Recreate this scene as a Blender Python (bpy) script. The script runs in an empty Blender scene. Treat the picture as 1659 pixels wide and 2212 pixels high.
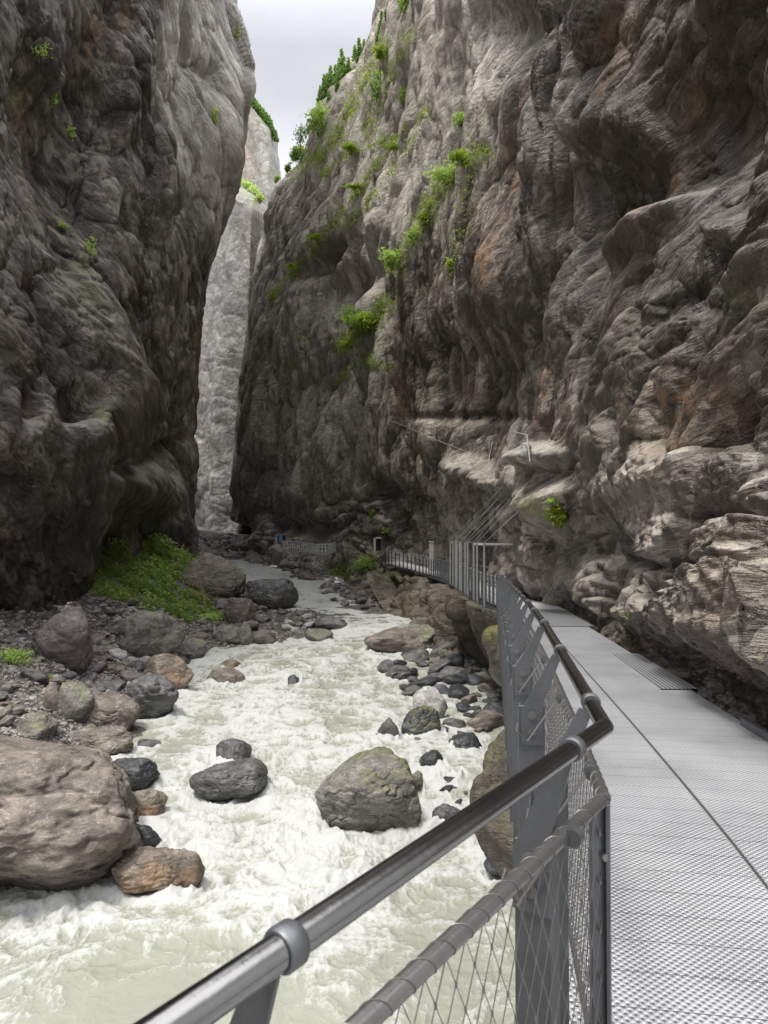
import bpy, bmesh, math, random
import numpy as np
from mathutils import Vector, Matrix
from mathutils.bvhtree import BVHTree
random.seed(7); RNG = np.random.default_rng(7)
C = bpy.context.scene.collection
rad = math.radians

# ------------------------------------------------------------------ camera maths
F = 720.0; K = 768/1659.0; PITCH = math.atan(18/720)
ca, sa = math.cos(PITCH), math.sin(PITCH)
def UP(X, Y, D):
    """sketch coordinates (X, Y) at world depth D -> world point(s)"""
    X = np.asarray(X, float); Y = np.asarray(Y, float); D = np.asarray(D, float)
    a = (X*K-384)/F; b = (512-Y*K)/F
    dy = ca - b*sa; dz = sa + b*ca
    return np.stack([a/dy*D, D+0*a, dz/dy*D], -1)
def PROJ(P):
    x, y, z = P[..., 0], P[..., 1], P[..., 2]
    f = y*ca+z*sa; u = -y*sa+z*ca
    return (384+F*x/f)/K, (512-F*u/f)/K

# ------------------------------------------------------------------ noise
_perm = RNG.permutation(256); _perm = np.concatenate([_perm, _perm, _perm])
_g = RNG.normal(size=(256, 3)); _g /= np.linalg.norm(_g, axis=1)[:, None]; _g = _g.astype(np.float32)
def pn(P, seed=0):
    P = np.asarray(P, np.float32)+np.float32(seed*17.31)
    Fl = np.floor(P); f = P-Fl; I = Fl.astype(np.int64) & 255
    u = f*f*f*(f*(f*6-15)+10)
    out = None
    xi, yi, zi = I[..., 0], I[..., 1], I[..., 2]
    def gr(dx, dy, dz):
        h = _perm[_perm[_perm[(xi+dx) & 255]+((yi+dy) & 255)]+((zi+dz) & 255)]
        g = _g[h]
        return g[..., 0]*(f[..., 0]-dx)+g[..., 1]*(f[..., 1]-dy)+g[..., 2]*(f[..., 2]-dz)
    ux, uy, uz = u[..., 0], u[..., 1], u[..., 2]
    def lx(dy, dz):
        a = gr(0, dy, dz); return a+ux*(gr(1, dy, dz)-a)
    def ly(dz):
        a = lx(0, dz); return a+uy*(lx(1, dz)-a)
    a = ly(0)
    return a+uz*(ly(1)-a)
def fbm(P, oct=4, seed=0):
    P = np.asarray(P, np.float32); s = 0; a = 1.0
    for i in range(oct):
        s = s+a*pn(P*(2.03**i), seed+i); a *= .5
    return s
def sst(a, b, x):
    t = np.clip((x-a)/(b-a), 0, 1); return t*t*(3-2*t)
def blur(A, n, axis):
    if n < 1: return A
    k = np.ones(2*n+1)/(2*n+1)
    A = np.moveaxis(A, axis, 0)
    pad = np.concatenate([np.repeat(A[:1], n, 0), A, np.repeat(A[-1:], n, 0)], 0)
    cs = np.cumsum(np.concatenate([np.zeros_like(pad[:1]), pad], 0), 0)
    out = (cs[2*n+1:]-cs[:-2*n-1])/(2*n+1)
    return np.moveaxis(out, 0, axis)

# ------------------------------------------------------------------ object helpers
def tag(o, label=None, cat=None, group=None, kind=None):
    if label: o['label'] = label
    if cat: o['category'] = cat
    if group: o['group'] = group
    if kind: o['kind'] = kind
    return o
def link(name, me, mat=None, parent=None):
    o = bpy.data.objects.new(name, me); C.objects.link(o)
    if mat: me.materials.append(mat)
    if parent is not None: o.parent = parent
    return o
def empty(name, loc=(0, 0, 0), rz=0):
    o = bpy.data.objects.new(name, None); o.empty_display_size = .2; C.objects.link(o)
    o.location = loc; o.rotation_euler = (0, 0, rz); return o
def npmesh(name, V, Fc, attrs=None, smooth=True):
    V = np.asarray(V, np.float32); Fc = np.asarray(Fc, np.int32)
    me = bpy.data.meshes.new(name); nf, k = Fc.shape
    me.vertices.add(len(V)); me.vertices.foreach_set('co', V.ravel())
    me.loops.add(nf*k); me.loops.foreach_set('vertex_index', Fc.ravel())
    me.polygons.add(nf)
    me.polygons.foreach_set('loop_start', np.arange(nf, dtype=np.int32)*k)
    if smooth: me.polygons.foreach_set('use_smooth', np.ones(nf, bool))
    for nm, a in (attrs or {}).items():
        at = me.attributes.new(nm, 'FLOAT', 'POINT'); at.data.foreach_set('value', np.asarray(a, np.float32).ravel())
    me.update(calc_edges=True)
    return me
def gridfaces(n, m):
    i = np.arange(n-1)[:, None]; j = np.arange(m-1)[None, :]
    a = i*m+j
    return np.stack([a, a+1, a+m+1, a+m], -1).reshape(-1, 4)
class MB:
    """collects verts / quads-or-tris as python lists and builds ONE mesh"""
    def __init__(s): s.v = []; s.f = []
    def add(s, V, Fs):
        n = len(s.v); s.v += [tuple(map(float, v)) for v in V]; s.f += [tuple(i+n for i in f) for f in Fs]
    def box(s, c, ax, ay, az):
        c, ax, ay, az = map(lambda q: np.array(q, float), (c, ax, ay, az))
        V = [c+sx*ax+sy*ay+sz*az for sx in (-1, 1) for sy in (-1, 1) for sz in (-1, 1)]
        s.add(V, [(0, 1, 3, 2), (4, 6, 7, 5), (0, 4, 5, 1), (2, 3, 7, 6), (0, 2, 6, 4), (1, 5, 7, 3)])
    def tube(s, pts, r, n=8, cap=True):
        pts = [np.array(p, float) for p in pts]; m = len(pts); rr = r if hasattr(r, '__len__') else [r]*m
        T = []
        for i in range(m):
            t = pts[min(i+1, m-1)]-pts[max(i-1, 0)]; T.append(t/(np.linalg.norm(t)+1e-9))
        u = np.cross(T[0], (0, 0, 1.0))
        if np.linalg.norm(u) < .1: u = np.cross(T[0], (1.0, 0, 0))
        V = []
        for i in range(m):
            u = u-T[i]*np.dot(u, T[i]); u /= np.linalg.norm(u)+1e-9; w = np.cross(T[i], u)
            for k in range(n):
                a = 2*math.pi*k/n; V.append(pts[i]+rr[i]*(math.cos(a)*u+math.sin(a)*w))
        Fs = [(i*n+k, i*n+(k+1) % n, (i+1)*n+(k+1) % n, (i+1)*n+k) for i in range(m-1) for k in range(n)]
        if cap: Fs += [tuple(range(n))[::-1], tuple((m-1)*n+k for k in range(n))]
        s.add(V, Fs)
    def prism(s, poly, off):
        n = len(poly); off = np.array(off, float); V = [np.array(p, float) for p in poly]+[np.array(p, float)+off for p in poly]
        s.add(V, [tuple(range(n))[::-1], tuple(range(n, 2*n))]+[(i, (i+1) % n, n+(i+1) % n, n+i) for i in range(n)])
    def build(s, name, mat, parent=None, smooth=False, bevel=0):
        me = bpy.data.meshes.new(name); me.from_pydata(s.v, [], s.f)
        bm = bmesh.new(); bm.from_mesh(me); bmesh.ops.recalc_face_normals(bm, faces=bm.faces)
        if bevel: bmesh.ops.bevel(bm, geom=bm.edges[:], offset=bevel, segments=1, affect='EDGES')
        bm.to_mesh(me); bm.free()
        if smooth:
            me.polygons.foreach_set('use_smooth', np.ones(len(me.polygons), bool))
            me.set_sharp_from_angle(angle=rad(40))
        return link(name, me, mat, parent)

# ------------------------------------------------------------------ materials
class N:
    def __init__(s, name):
        s.m = bpy.data.materials.new(name); s.m.use_nodes = True; s.t = s.m.node_tree
        s.t.nodes.clear(); s.out = s.t.nodes.new('ShaderNodeOutputMaterial')
    def n(s, typ, **kw):
        nd = s.t.nodes.new(typ)
        for k, v in kw.items():
            if k.startswith('i_'):
                nd.inputs[k[2:].replace('_', ' ')].default_value = v
            else: setattr(nd, k, v)
        return nd
    def l(s, a, b): s.t.links.new(a, b)
    def setv(s, sock, v):
        if isinstance(v, bpy.types.NodeSocket): s.l(v, sock)
        else: sock.default_value = v
    def math(s, op, a, b=None, c=None, clamp=False):
        nd = s.n('ShaderNodeMath', operation=op); nd.use_clamp = clamp
        s.setv(nd.inputs[0], a)
        if b is not None: s.setv(nd.inputs[1], b)
        if c is not None: s.setv(nd.inputs[2], c)
        return nd.outputs[0]
    def mix(s, f, a, b, mode='MIX'):
        nd = s.n('ShaderNodeMix', data_type='RGBA', blend_type=mode)
        s.setv(nd.inputs[0], f); s.setv(nd.inputs[6], a if not isinstance(a, tuple) else (*a, 1)[:4]); s.setv(nd.inputs[7], b if not isinstance(b, tuple) else (*b, 1)[:4])
        return nd.outputs[2]
    def ramp(s, x, a, b, smooth=True):
        nd = s.n('ShaderNodeMapRange', interpolation_type='SMOOTHSTEP' if smooth else 'LINEAR')
        s.setv(nd.inputs[0], x); nd.inputs[1].default_value = a; nd.inputs[2].default_value = b
        return nd.outputs[0]
    def attr(s, nm): return s.n('ShaderNodeAttribute', attribute_name=nm).outputs['Fac']
    def noise(s, vec, scale, detail=4, rough=.55, dist=0.0):
        nd = s.n('ShaderNodeTexNoise'); s.setv(nd.inputs['Vector'], vec)
        nd.inputs['Scale'].default_value = scale; nd.inputs['Detail'].default_value = detail
        nd.inputs['Roughness'].default_value = rough; nd.inputs['Distortion'].default_value = dist
        return nd.outputs['Fac']
    def facets(s, vec, scale):
        """broken-rock facets: tilted plane per cell (height) and a random tone per cell"""
        vo = s.n('ShaderNodeTexVoronoi', feature='F1'); s.l(vec, vo.inputs['Vector']); vo.inputs['Scale'].default_value = scale
        d = s.n('ShaderNodeVectorMath', operation='SUBTRACT'); s.l(vec, d.inputs[0]); s.l(vo.outputs['Position'], d.inputs[1])
        c = s.n('ShaderNodeVectorMath', operation='SUBTRACT'); s.l(vo.outputs['Color'], c.inputs[0]); c.inputs[1].default_value = (.5, .5, .5)
        p = s.n('ShaderNodeVectorMath', operation='DOT_PRODUCT'); s.l(d.outputs[0], p.inputs[0]); s.l(c.outputs[0], p.inputs[1])
        sep = s.n('ShaderNodeSeparateColor'); s.l(vo.outputs['Color'], sep.inputs[0])
        h = s.math('ADD', s.math('MULTIPLY', p.outputs['Value'], scale), s.math('MULTIPLY', sep.outputs[1], .35))
        return h, sep.outputs[2], vo.outputs['Distance']
    def mapping(s, vec, scale=(1, 1, 1), rot=(0, 0, 0)):
        nd = s.n('ShaderNodeMapping'); s.setv(nd.inputs['Vector'], vec); nd.inputs['Scale'].default_value = scale; nd.inputs['Rotation'].default_value = rot
        return nd.outputs[0]
    def bsdf(s, col, rough, bump=None, metal=0.0, spec=.5, strength=.5, dist=.02):
        b = s.n('ShaderNodeBsdfPrincipled'); s.setv(b.inputs['Base Color'], col if not isinstance(col, tuple) else (*col, 1)[:4])
        s.setv(b.inputs['Roughness'], rough); s.setv(b.inputs['Metallic'], metal); s.setv(b.inputs['Specular IOR Level'], spec)
        if bump is not None:
            bp = s.n('ShaderNodeBump'); s.setv(bp.inputs['Strength'], strength); bp.inputs['Distance'].default_value = dist
            s.l(bump, bp.inputs['Height']); s.l(bp.outputs[0], b.inputs['Normal'])
        return b
    def done(s, b): s.l(b.outputs[0] if not isinstance(b, bpy.types.NodeSocket) else b, s.out.inputs[0]); return s.m

def rock_wall_mat(name, dark, mid, pale, bumpscale=1.0, fol=(0, 0, 0), beds=(.2, 0, 0)):
    s = N(name); co = s.n('ShaderNodeTexCoord').outputs['Object']
    an = s.mapping(s.mapping(co, (1, 1, 1), fol), (1, .42, 1))
    n1 = s.noise(an, .35*bumpscale, 5, .62, .25)
    n2 = s.noise(an, 2.2*bumpscale, 6, .72, .3)
    n3 = s.noise(co, 9*bumpscale, 4, .7)
    bed = s.noise(s.mapping(s.mapping(co, (1, 1, 1), beds), (.45, .13, 1.25)), 2.6*bumpscale, 6, .68, .35)
    st = s.noise(s.mapping(co, (1.2, 1.2, .10)), 1.0*bumpscale, 5, .65, .3)   # vertical seepage streaks
    wv = s.n('ShaderNodeVectorMath', operation='ADD'); s.l(s.mapping(s.mapping(co, (1, 1, 1), fol), (1, .45, 1)), wv.inputs[0])
    wn = s.n('ShaderNodeTexNoise'); s.l(co, wn.inputs['Vector']); wn.inputs['Scale'].default_value = 1.1*bumpscale; wn.inputs['Detail'].default_value = 3
    ws = s.n('ShaderNodeVectorMath', operation='SCALE'); s.l(wn.outputs['Color'], ws.inputs[0]); ws.inputs['Scale'].default_value = .42/bumpscale; s.l(ws.outputs[0], wv.inputs[1])
    fa, ta, da = s.facets(wv.outputs[0], .55*bumpscale); fb, tb, db = s.facets(wv.outputs[0], 1.7*bumpscale); fc_, tc_, dc = s.facets(wv.outputs[0], 5.0*bumpscale)
    cav, mos, sta, pal, wet = (s.attr(k) for k in ('cav', 'moss', 'stain', 'pale', 'wet'))
    col = s.mix(s.ramp(s.math('ADD', s.math('MULTIPLY', n1, .55), s.math('MULTIPLY', n2, .45)), .39, .61), dark, mid)
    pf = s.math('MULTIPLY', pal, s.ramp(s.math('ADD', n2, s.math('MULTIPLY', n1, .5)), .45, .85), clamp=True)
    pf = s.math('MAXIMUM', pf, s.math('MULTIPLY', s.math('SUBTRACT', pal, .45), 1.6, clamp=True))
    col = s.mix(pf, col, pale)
    col = s.mix(s.math('MULTIPLY', s.ramp(st, .52, .66), .45), col, tuple(c*.42 for c in dark))
    col = s.mix(s.math('MULTIPLY', s.ramp(st, .45, .30), .25), col, pale)
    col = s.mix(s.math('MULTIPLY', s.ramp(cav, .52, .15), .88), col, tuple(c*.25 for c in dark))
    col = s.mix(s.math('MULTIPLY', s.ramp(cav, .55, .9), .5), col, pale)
    tone = s.math('ADD', s.math('MULTIPLY', ta, .30), s.math('ADD', s.math('MULTIPLY', tb, .40), s.math('MULTIPLY', tc_, .30)))
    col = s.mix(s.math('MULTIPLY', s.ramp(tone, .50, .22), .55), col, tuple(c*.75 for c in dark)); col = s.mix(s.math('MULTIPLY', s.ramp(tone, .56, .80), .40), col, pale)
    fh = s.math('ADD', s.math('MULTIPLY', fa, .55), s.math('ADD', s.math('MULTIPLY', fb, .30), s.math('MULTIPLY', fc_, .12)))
    col = s.mix(s.math('MULTIPLY', s.ramp(fh, .10, -.35), .75), col, tuple(c*.35 for c in dark))  # recess shade put into the colour: low facets darkened
    col = s.mix(s.math('MULTIPLY', s.ramp(bed, .46, .36), .8), col, tuple(c*.5 for c in dark)); col = s.mix(s.math('MULTIPLY', s.ramp(bed, .56, .68), .35), col, pale)
    col = s.mix(s.math('MULTIPLY', s.attr('painted_shade'), .72), col, s.mix(1.0, col, (.30, .27, .25), 'MULTIPLY'))  # shade painted into the rock colour: overhangs, dark corners, undercut
    of = s.math('MULTIPLY', sta, s.ramp(s.math('ADD', s.math('MULTIPLY', n2, .5), s.math('MULTIPLY', bed, .5)), .44, .56))
    col = s.mix(s.math('MULTIPLY', of, .75, clamp=True), col, (.33, .15, .06))
    col = s.mix(s.math('MULTIPLY', s.math('SUBTRACT', pal, .35), .85, clamp=True), col, s.mix(s.ramp(tone, .3, .7), tuple(c*.72 for c in pale), pale))  # colour lift for pale zones, in place of missing fill light
    mf = s.math('MULTIPLY', mos, s.ramp(n3, .35, .6), clamp=True)
    col = s.mix(mf, col, s.mix(n2, (.09, .12, .018), (.28, .34, .05)))
    col = s.mix(s.math('MULTIPLY', s.ramp(n3, .3, .7), .35), col, tuple(c*.6 for c in mid), 'MIX')
    bump = s.math('ADD', s.math('ADD', s.math('MULTIPLY', n2, .55), s.math('MULTIPLY', n1, .8)), s.math('ADD', s.math('MULTIPLY', n3, .12), s.math('ADD', s.math('MULTIPLY', fh, 1.1), s.math('MULTIPLY', bed, 1.5))))
    r = s.math('SUBTRACT', s.math('ADD', .55, s.math('MULTIPLY', n3, .3)), s.math('MULTIPLY', wet, .40))
    return s.done(s.bsdf(col, r, bump, spec=.6, strength=1.0, dist=.26/bumpscale))

def boulder_mat(name, a, b, wet=0.0, moss=0.0, veins=.35, orange=0.0, fol=(0, 0, .6)):
    s = N(name); co = s.n('ShaderNodeTexCoord').outputs['Object']
    an = s.mapping(co, (1, 1, 2.6), fol)
    n1 = s.noise(an, 1.3, 8, .62, .5); n2 = s.noise(co, 11, 7, .7); n0 = s.noise(co, .7, 3)
    v = s.noise(s.mapping(co, (1, 1, 5), fol), 1.7, 3, .5, 1.5)
    vein = s.ramp(s.math('ABSOLUTE', s.math('SUBTRACT', v, .5)), .025, .0)
    col = s.mix(s.ramp(n1, .35, .65), a, b)
    col = s.mix(s.math('MULTIPLY', s.ramp(n2, .35, .7), .4), col, tuple(c*.45 for c in a))
    col = s.mix(s.math('MULTIPLY', vein, veins), col, tuple(min(1, c*2.2+.08) for c in b))
    if orange: col = s.mix(s.math('MULTIPLY', s.ramp(n0, .5, .62), orange), col, (.30, .15, .05))
    g = s.n('ShaderNodeNewGeometry'); sep = s.n('ShaderNodeSeparateXYZ'); s.l(g.outputs['Normal'], sep.inputs[0])
    if moss:
        mf = s.math('MULTIPLY', s.ramp(sep.outputs[2], .35, .9), s.ramp(s.math('ADD', n0, s.math('MULTIPLY', n1, .4)), .62, .78))
        col = s.mix(s.math('MULTIPLY', mf, moss), col, s.mix(n2, (.06, .07, .012), (.20, .21, .05)))
    # damp skirt near the water line
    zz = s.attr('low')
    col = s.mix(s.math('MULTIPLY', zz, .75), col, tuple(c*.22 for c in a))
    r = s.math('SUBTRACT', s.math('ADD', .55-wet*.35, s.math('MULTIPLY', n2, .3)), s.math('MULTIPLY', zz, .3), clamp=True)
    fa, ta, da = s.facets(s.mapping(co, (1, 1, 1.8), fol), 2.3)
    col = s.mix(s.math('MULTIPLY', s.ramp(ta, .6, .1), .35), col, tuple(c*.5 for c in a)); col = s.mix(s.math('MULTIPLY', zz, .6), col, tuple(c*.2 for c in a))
    bump = s.math('ADD', s.math('ADD', n1, s.math('MULTIPLY', fa, .7)), s.math('MULTIPLY', n2, .5))
    return s.done(s.bsdf(col, r, bump, spec=.5, strength=.8, dist=.07))

def metal_mat(name, col, rough, metal=1.0, scale=6, var=.25, brushed=False):
    s = N(name); co = s.n('ShaderNodeTexCoord').outputs['Object']
    n1 = s.noise(co, scale, 6, .6); n2 = s.noise(co, scale*14, 3)
    c = s.mix(s.math('MULTIPLY', s.ramp(n1, .3, .7), var*2), col, tuple(x*.55 for x in col))
    c = s.mix(s.math('MULTIPLY', s.ramp(n2, .5, .75), .15), c, tuple(min(1, x*1.6) for x in col))
    return s.done(s.bsdf(c, s.math('ADD', rough-.08, s.math('MULTIPLY', n1, .2)), n2, metal=metal, strength=.12, dist=.004))

def leaf_mat(name, c1, c2, c3):
    s = N(name); r = s.attr('rnd')
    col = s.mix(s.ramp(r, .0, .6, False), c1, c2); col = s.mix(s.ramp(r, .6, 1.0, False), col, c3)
    b = s.bsdf(col, .6, spec=.3); tr = s.n('ShaderNodeBsdfTranslucent'); s.l(col, tr.inputs[0])
    mx = s.n('ShaderNodeMixShader'); mx.inputs[0].default_value = .5; s.l(b.outputs[0], mx.inputs[1]); s.l(tr.outputs[0], mx.inputs[2])
    return s.done(mx)
def plain_mat(name, col, rough=.7, scale=8, var=.35, metal=0.0):
    s = N(name); co = s.n('ShaderNodeTexCoord').outputs['Object']
    n1 = s.noise(co, scale, 6, .65); c = s.mix(s.ramp(n1, .3, .7), tuple(x*(1-var) for x in col), tuple(min(1, x*(1+var)) for x in col))
    return s.done(s.bsdf(c, rough, n1, metal=metal, strength=.4, dist=.01))

M = {}
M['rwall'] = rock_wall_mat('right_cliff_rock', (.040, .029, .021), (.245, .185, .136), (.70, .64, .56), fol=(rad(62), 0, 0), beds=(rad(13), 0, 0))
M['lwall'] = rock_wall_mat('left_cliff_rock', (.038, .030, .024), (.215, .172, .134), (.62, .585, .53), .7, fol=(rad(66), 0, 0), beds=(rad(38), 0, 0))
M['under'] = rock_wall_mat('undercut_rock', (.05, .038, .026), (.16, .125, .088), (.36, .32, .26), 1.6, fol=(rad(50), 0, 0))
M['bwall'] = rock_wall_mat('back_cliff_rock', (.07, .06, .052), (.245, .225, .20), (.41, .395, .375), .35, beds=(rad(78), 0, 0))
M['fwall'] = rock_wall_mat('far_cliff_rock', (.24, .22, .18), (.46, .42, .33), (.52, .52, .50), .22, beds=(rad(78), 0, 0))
M['tan'] = boulder_mat('tan_boulder', (.10, .083, .07), (.245, .205, .172), veins=.3)
M['grey'] = boulder_mat('grey_boulder', (.095, .09, .08), (.25, .235, .205), moss=.6)
M['mossy'] = boulder_mat('mossy_boulder', (.12, .105, .085), (.27, .245, .20), moss=1.0)
M['dark'] = boulder_mat('dark_wet_boulder', (.018, .019, .022), (.06, .062, .066), wet=.8, veins=.3)
M['darkmoss'] = boulder_mat('dark_mossy_boulder', (.02, .021, .022), (.07, .07, .068), wet=.7, moss=1.0)
M['dgrey'] = boulder_mat('dark_grey_boulder', (.05, .05, .05), (.15, .145, .135), wet=.5)
M['brown'] = boulder_mat('brown_boulder', (.10, .078, .06), (.25, .205, .16), wet=.3, orange=.35)
M['purple'] = boulder_mat('purple_grey_boulder', (.095, .08, .078), (.19, .165, .16), wet=.1)
M['pale'] = boulder_mat('pale_boulder', (.26, .25, .235), (.48, .46, .43), veins=.5)
M['galv'] = metal_mat('galvanised_steel', (.135, .14, .147), .45, .75, 5, .3)
M['steel'] = metal_mat('brushed_stainless', (.24, .235, .23), .18, 1.0, 3, .12)
M['midr'] = metal_mat('dull_stainless', (.23, .22, .212), .36, .9, 8, .2)
M['wire'] = metal_mat('wire_steel', (.19, .18, .165), .42, .9, 30, .3)
M['farmetal'] = metal_mat('far_galvanised', (.50, .50, .50), .55, .5, 2, .2)
M['framem'] = metal_mat('frame_galvanised', (.33, .33, .32), .5, .5, 2, .2)
M['concrete'] = plain_mat('concrete', (.30, .28, .25), .85, 5, .2)
M['blue'] = plain_mat('blue_paint', (.10, .22, .42), .5, 4, .2)
M['black'] = plain_mat('tunnel_dark_paint', (.012, .011, .010), .9, 2, .3)
M['leaf'] = leaf_mat('leaf_green', (.23, .34, .08), (.50, .66, .18), (.74, .84, .36))
M['grass'] = leaf_mat('grass_green', (.16, .24, .03), (.36, .48, .06), (.55, .64, .15))
M['moss'] = leaf_mat('moss_green', (.11, .15, .015), (.27, .33, .03), (.46, .49, .08))
M['conifer'] = leaf_mat('conifer_green', (.11, .21, .05), (.28, .44, .11), (.46, .60, .2))
M['bark'] = plain_mat('bark', (.14, .10, .07), .9, 20, .4)
M['deadwood'] = plain_mat('dead_wood', (.26, .19, .12), .85, 20, .3)

# ------------------------------------------------------------------ river level, walkway course
def zw(y): return -10+.045*y                       # water level at depth y
def Dw(Y):
    return 7200.0/(np.asarray(Y, float)*K-497.6)
NEARL = lambda d: .26+.152*np.asarray(d, float)     # x of the rail line for the straight near run
def rail_z(d): return np.interp(d, [0, 2.2, 4, 6, 8, 29.4], [-.5, -.5, -.52, -.60, -.70, -1.83])
DECK = 1.1

# ------------------------------------------------------------------ cliffs
def relief(cols, ncol, nrow, bl=(10, 14), img=True):
    """cols: list of bottom->top lists of (X,Y,D); returns (nrow,ncol,3) world points"""
    R = []
    for c in cols:
        c = np.array(c, float)
        t = np.concatenate([[0], np.cumsum(np.hypot(np.diff(c[:, 0]), np.diff(c[:, 1]))+np.abs(np.diff(c[:, 2]))*1.0)]); t /= t[-1]
        u = np.linspace(0, 1, nrow)
        R.append(np.stack([np.interp(u, t, c[:, k]) for k in range(3)], -1))
    R = np.array(R)                                  # (C,nrow,3)
    w = np.abs(np.diff(R[:, :, 0], axis=0)).mean(1)+3.0*np.abs(np.diff(R[:, :, 2], axis=0)).mean(1)
    w = np.minimum(w, 330)
    t = np.concatenate([[0], np.cumsum(w)]); t /= t[-1]
    u = np.linspace(0, 1, ncol); G = np.empty((nrow, ncol, 3))
    idx = np.clip(np.searchsorted(t, u, side='right')-1, 0, len(t)-2); f = ((u-t[idx])/(t[idx+1]-t[idx]))[:, None, None]
    G = (R[idx]*(1-f)+R[idx+1]*f).transpose(1, 0, 2)
    for _ in range(2):
        G = blur(blur(G, bl[0], 0), int(bl[1]*ncol/800), 1)
    return G, UP(G[..., 0], G[..., 1], G[..., 2])
def normals(P):
    a = np.gradient(P, axis=1); b = np.gradient(P, axis=0)
    n = np.cross(a, b); return n/(np.linalg.norm(n, axis=-1, keepdims=True)+1e-9)
def cells(P, seed, k=5.0):
    """upper envelope of tilted caps, one per jittered lattice site: broken blocks meeting in sharp clefts (continuous)"""
    P = P.astype(np.float32); I = np.floor(P).astype(np.int64); f = P-I
    rr = np.random.default_rng(seed); jx = rr.random((256, 3)).astype(np.float32)*.9+.05; hv = rr.uniform(-.45, .45, 256).astype(np.float32); tl = (rr.normal(size=(256, 3))*.8).astype(np.float32)
    tl *= np.minimum(1, .85/np.linalg.norm(tl, axis=1))[:, None]
    m1 = np.full(P.shape[:-1], -9., np.float32); m2 = m1.copy()
    for dx in (-1, 0, 1):
        for dy in (-1, 0, 1):
            for dz in (-1, 0, 1):
                q = _perm[_perm[_perm[(I[..., 0]+dx) & 255]+((I[..., 1]+dy) & 255)]+((I[..., 2]+dz) & 255)]
                o = f-jx[q]-np.array([dx, dy, dz], np.float32)
                v = hv[q]+(tl[q]*o).sum(-1)-k*np.maximum(np.sqrt((o*o).sum(-1))-.45, 0)**2
                m2 = np.maximum(m2, np.minimum(m1, v)); m1 = np.maximum(m1, v)
    return (m1-.25)*1.7, m1-m2
def rock_disp(P, D, seed, amp=.13, theta=(10, 50), zsw=(0, 12), lam0=10, aniso=2.6, ledge=.22, hurst=.92, blocks=.16, swap=False, nearflat=False, cellan=1.7, aniso2=None, ledge2=None):
    aniso0, ledge0 = aniso, ledge
    csp = np.linalg.norm(np.gradient(P, axis=1), axis=-1); cl_ = blur(blur(csp, 4, 0), 5, 1); csp = np.maximum(blur(blur(blur(csp, 20, 0), 30, 1), 30, 1), cl_)
    sc_ = np.maximum(D/720.0, csp*1.2); s = np.maximum(D/720.0, np.minimum(csp*1.0, D/720*4.5))
    W = np.stack([pn(P/7, seed+90), pn(P/7, seed+91), pn(P/7, seed+92)], -1)*1.5
    W += np.stack([pn(P/1.6, seed+93), pn(P/1.6, seed+94), pn(P/1.6, seed+95)], -1)*.45
    Q = P+W
    x, y, z = Q[..., 0], Q[..., 1], Q[..., 2]
    if swap: x, y = y, x
    t = sst(zsw[0], zsw[1], P[..., 2]+3*pn(P/9, seed+96))
    if nearflat: t = t*(.15+.85*sst(10, 22, D))
    out = 0; cav = 0; ctot = 0
    for wgt, th, aniso, ledge, sd in ((1-t, theta[0], aniso0, ledge0, 0), (t, theta[1], aniso2 or aniso0, ledge0 if ledge2 is None else ledge2, 7)):
        c, s_ = math.cos(rad(th)), math.sin(rad(th))
        q = z*c+y*s_; p = -z*s_+y*c
        h = 0; cv = 0; ct = 0; lam = lam0; i = 0
        while lam > .02:
            A = amp*lam**hurst*(10**(1-hurst)); fade = sst(.9, 2.6, lam/s)
            if fade.max() < .01: break
            an = aniso if lam < 6 else 1+(aniso-1)*.35
            nn = pn(np.stack([p/(lam*an), q/lam*1.15, x/lam], -1), seed+i)
            b = np.abs(nn)*2.2-.5
            h = h+A*fade*b
            if lam < 2.6:
                wv = .8**i; cv = cv+fade*b*wv; ct = ct+fade*wv
            lam *= .5; i += 1
        for lam, k in ((3.4, 0), (1.05, 1), (.36, 2), (.14, 3)):
            ph = q/lam+3.4*pn(np.stack([p/(lam*12), q/(lam*3), x/(lam*4)], -1), seed+40+k)+.5*pn(np.stack([p/(lam*4), q/lam*1.4, x/lam], -1), seed+44+k)
            fr = ph-np.floor(ph); saw = np.where(fr < .82, (fr/.82)**.6, (1-fr)/.18)
            mk = sst(.0, .4, pn(np.stack([p/(lam*7), q/(lam*2.5), x/(lam*3)], -1), seed+50+k))
            fade = sst(2.5, 6, lam/s)
            h = h+ledge*lam**.95*(saw-.5)*mk*fade; cv = cv+(saw-.6)*mk*fade*.9; ct = ct+.3*fade
        if blocks:
            for lam, k in ((6.0, 0), (2.6, 1), (1.15, 2), (.5, 3), (.22, 4)):
                fade = sst(1.8, 4.0, lam/sc_)
                if fade.max() < .01: continue
                bh, cr = cells(np.stack([p/(lam*cellan), q/lam, x/(lam*1.2)], -1)+.16*np.stack([pn(P/lam, seed+1), pn(P/lam, seed+2), pn(P/lam, seed+3)], -1), seed+60+k)
                cr = sst(.16, 0, cr)
                mk = .30+.70*sst(-.2, .25, pn(P/(lam*5), seed+65+k))
                h = h+blocks*lam**.86*fade*mk*(bh*.62-.10*cr); cv = cv-.6*cr*fade*mk+.25*bh*fade
        out = out+wgt*h; cav = cav+wgt*cv; ctot = ctot+wgt*ct
    out = out-out.mean()
    return out, np.clip(.5+.62*cav/(ctot+.3), 0, 1)
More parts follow.
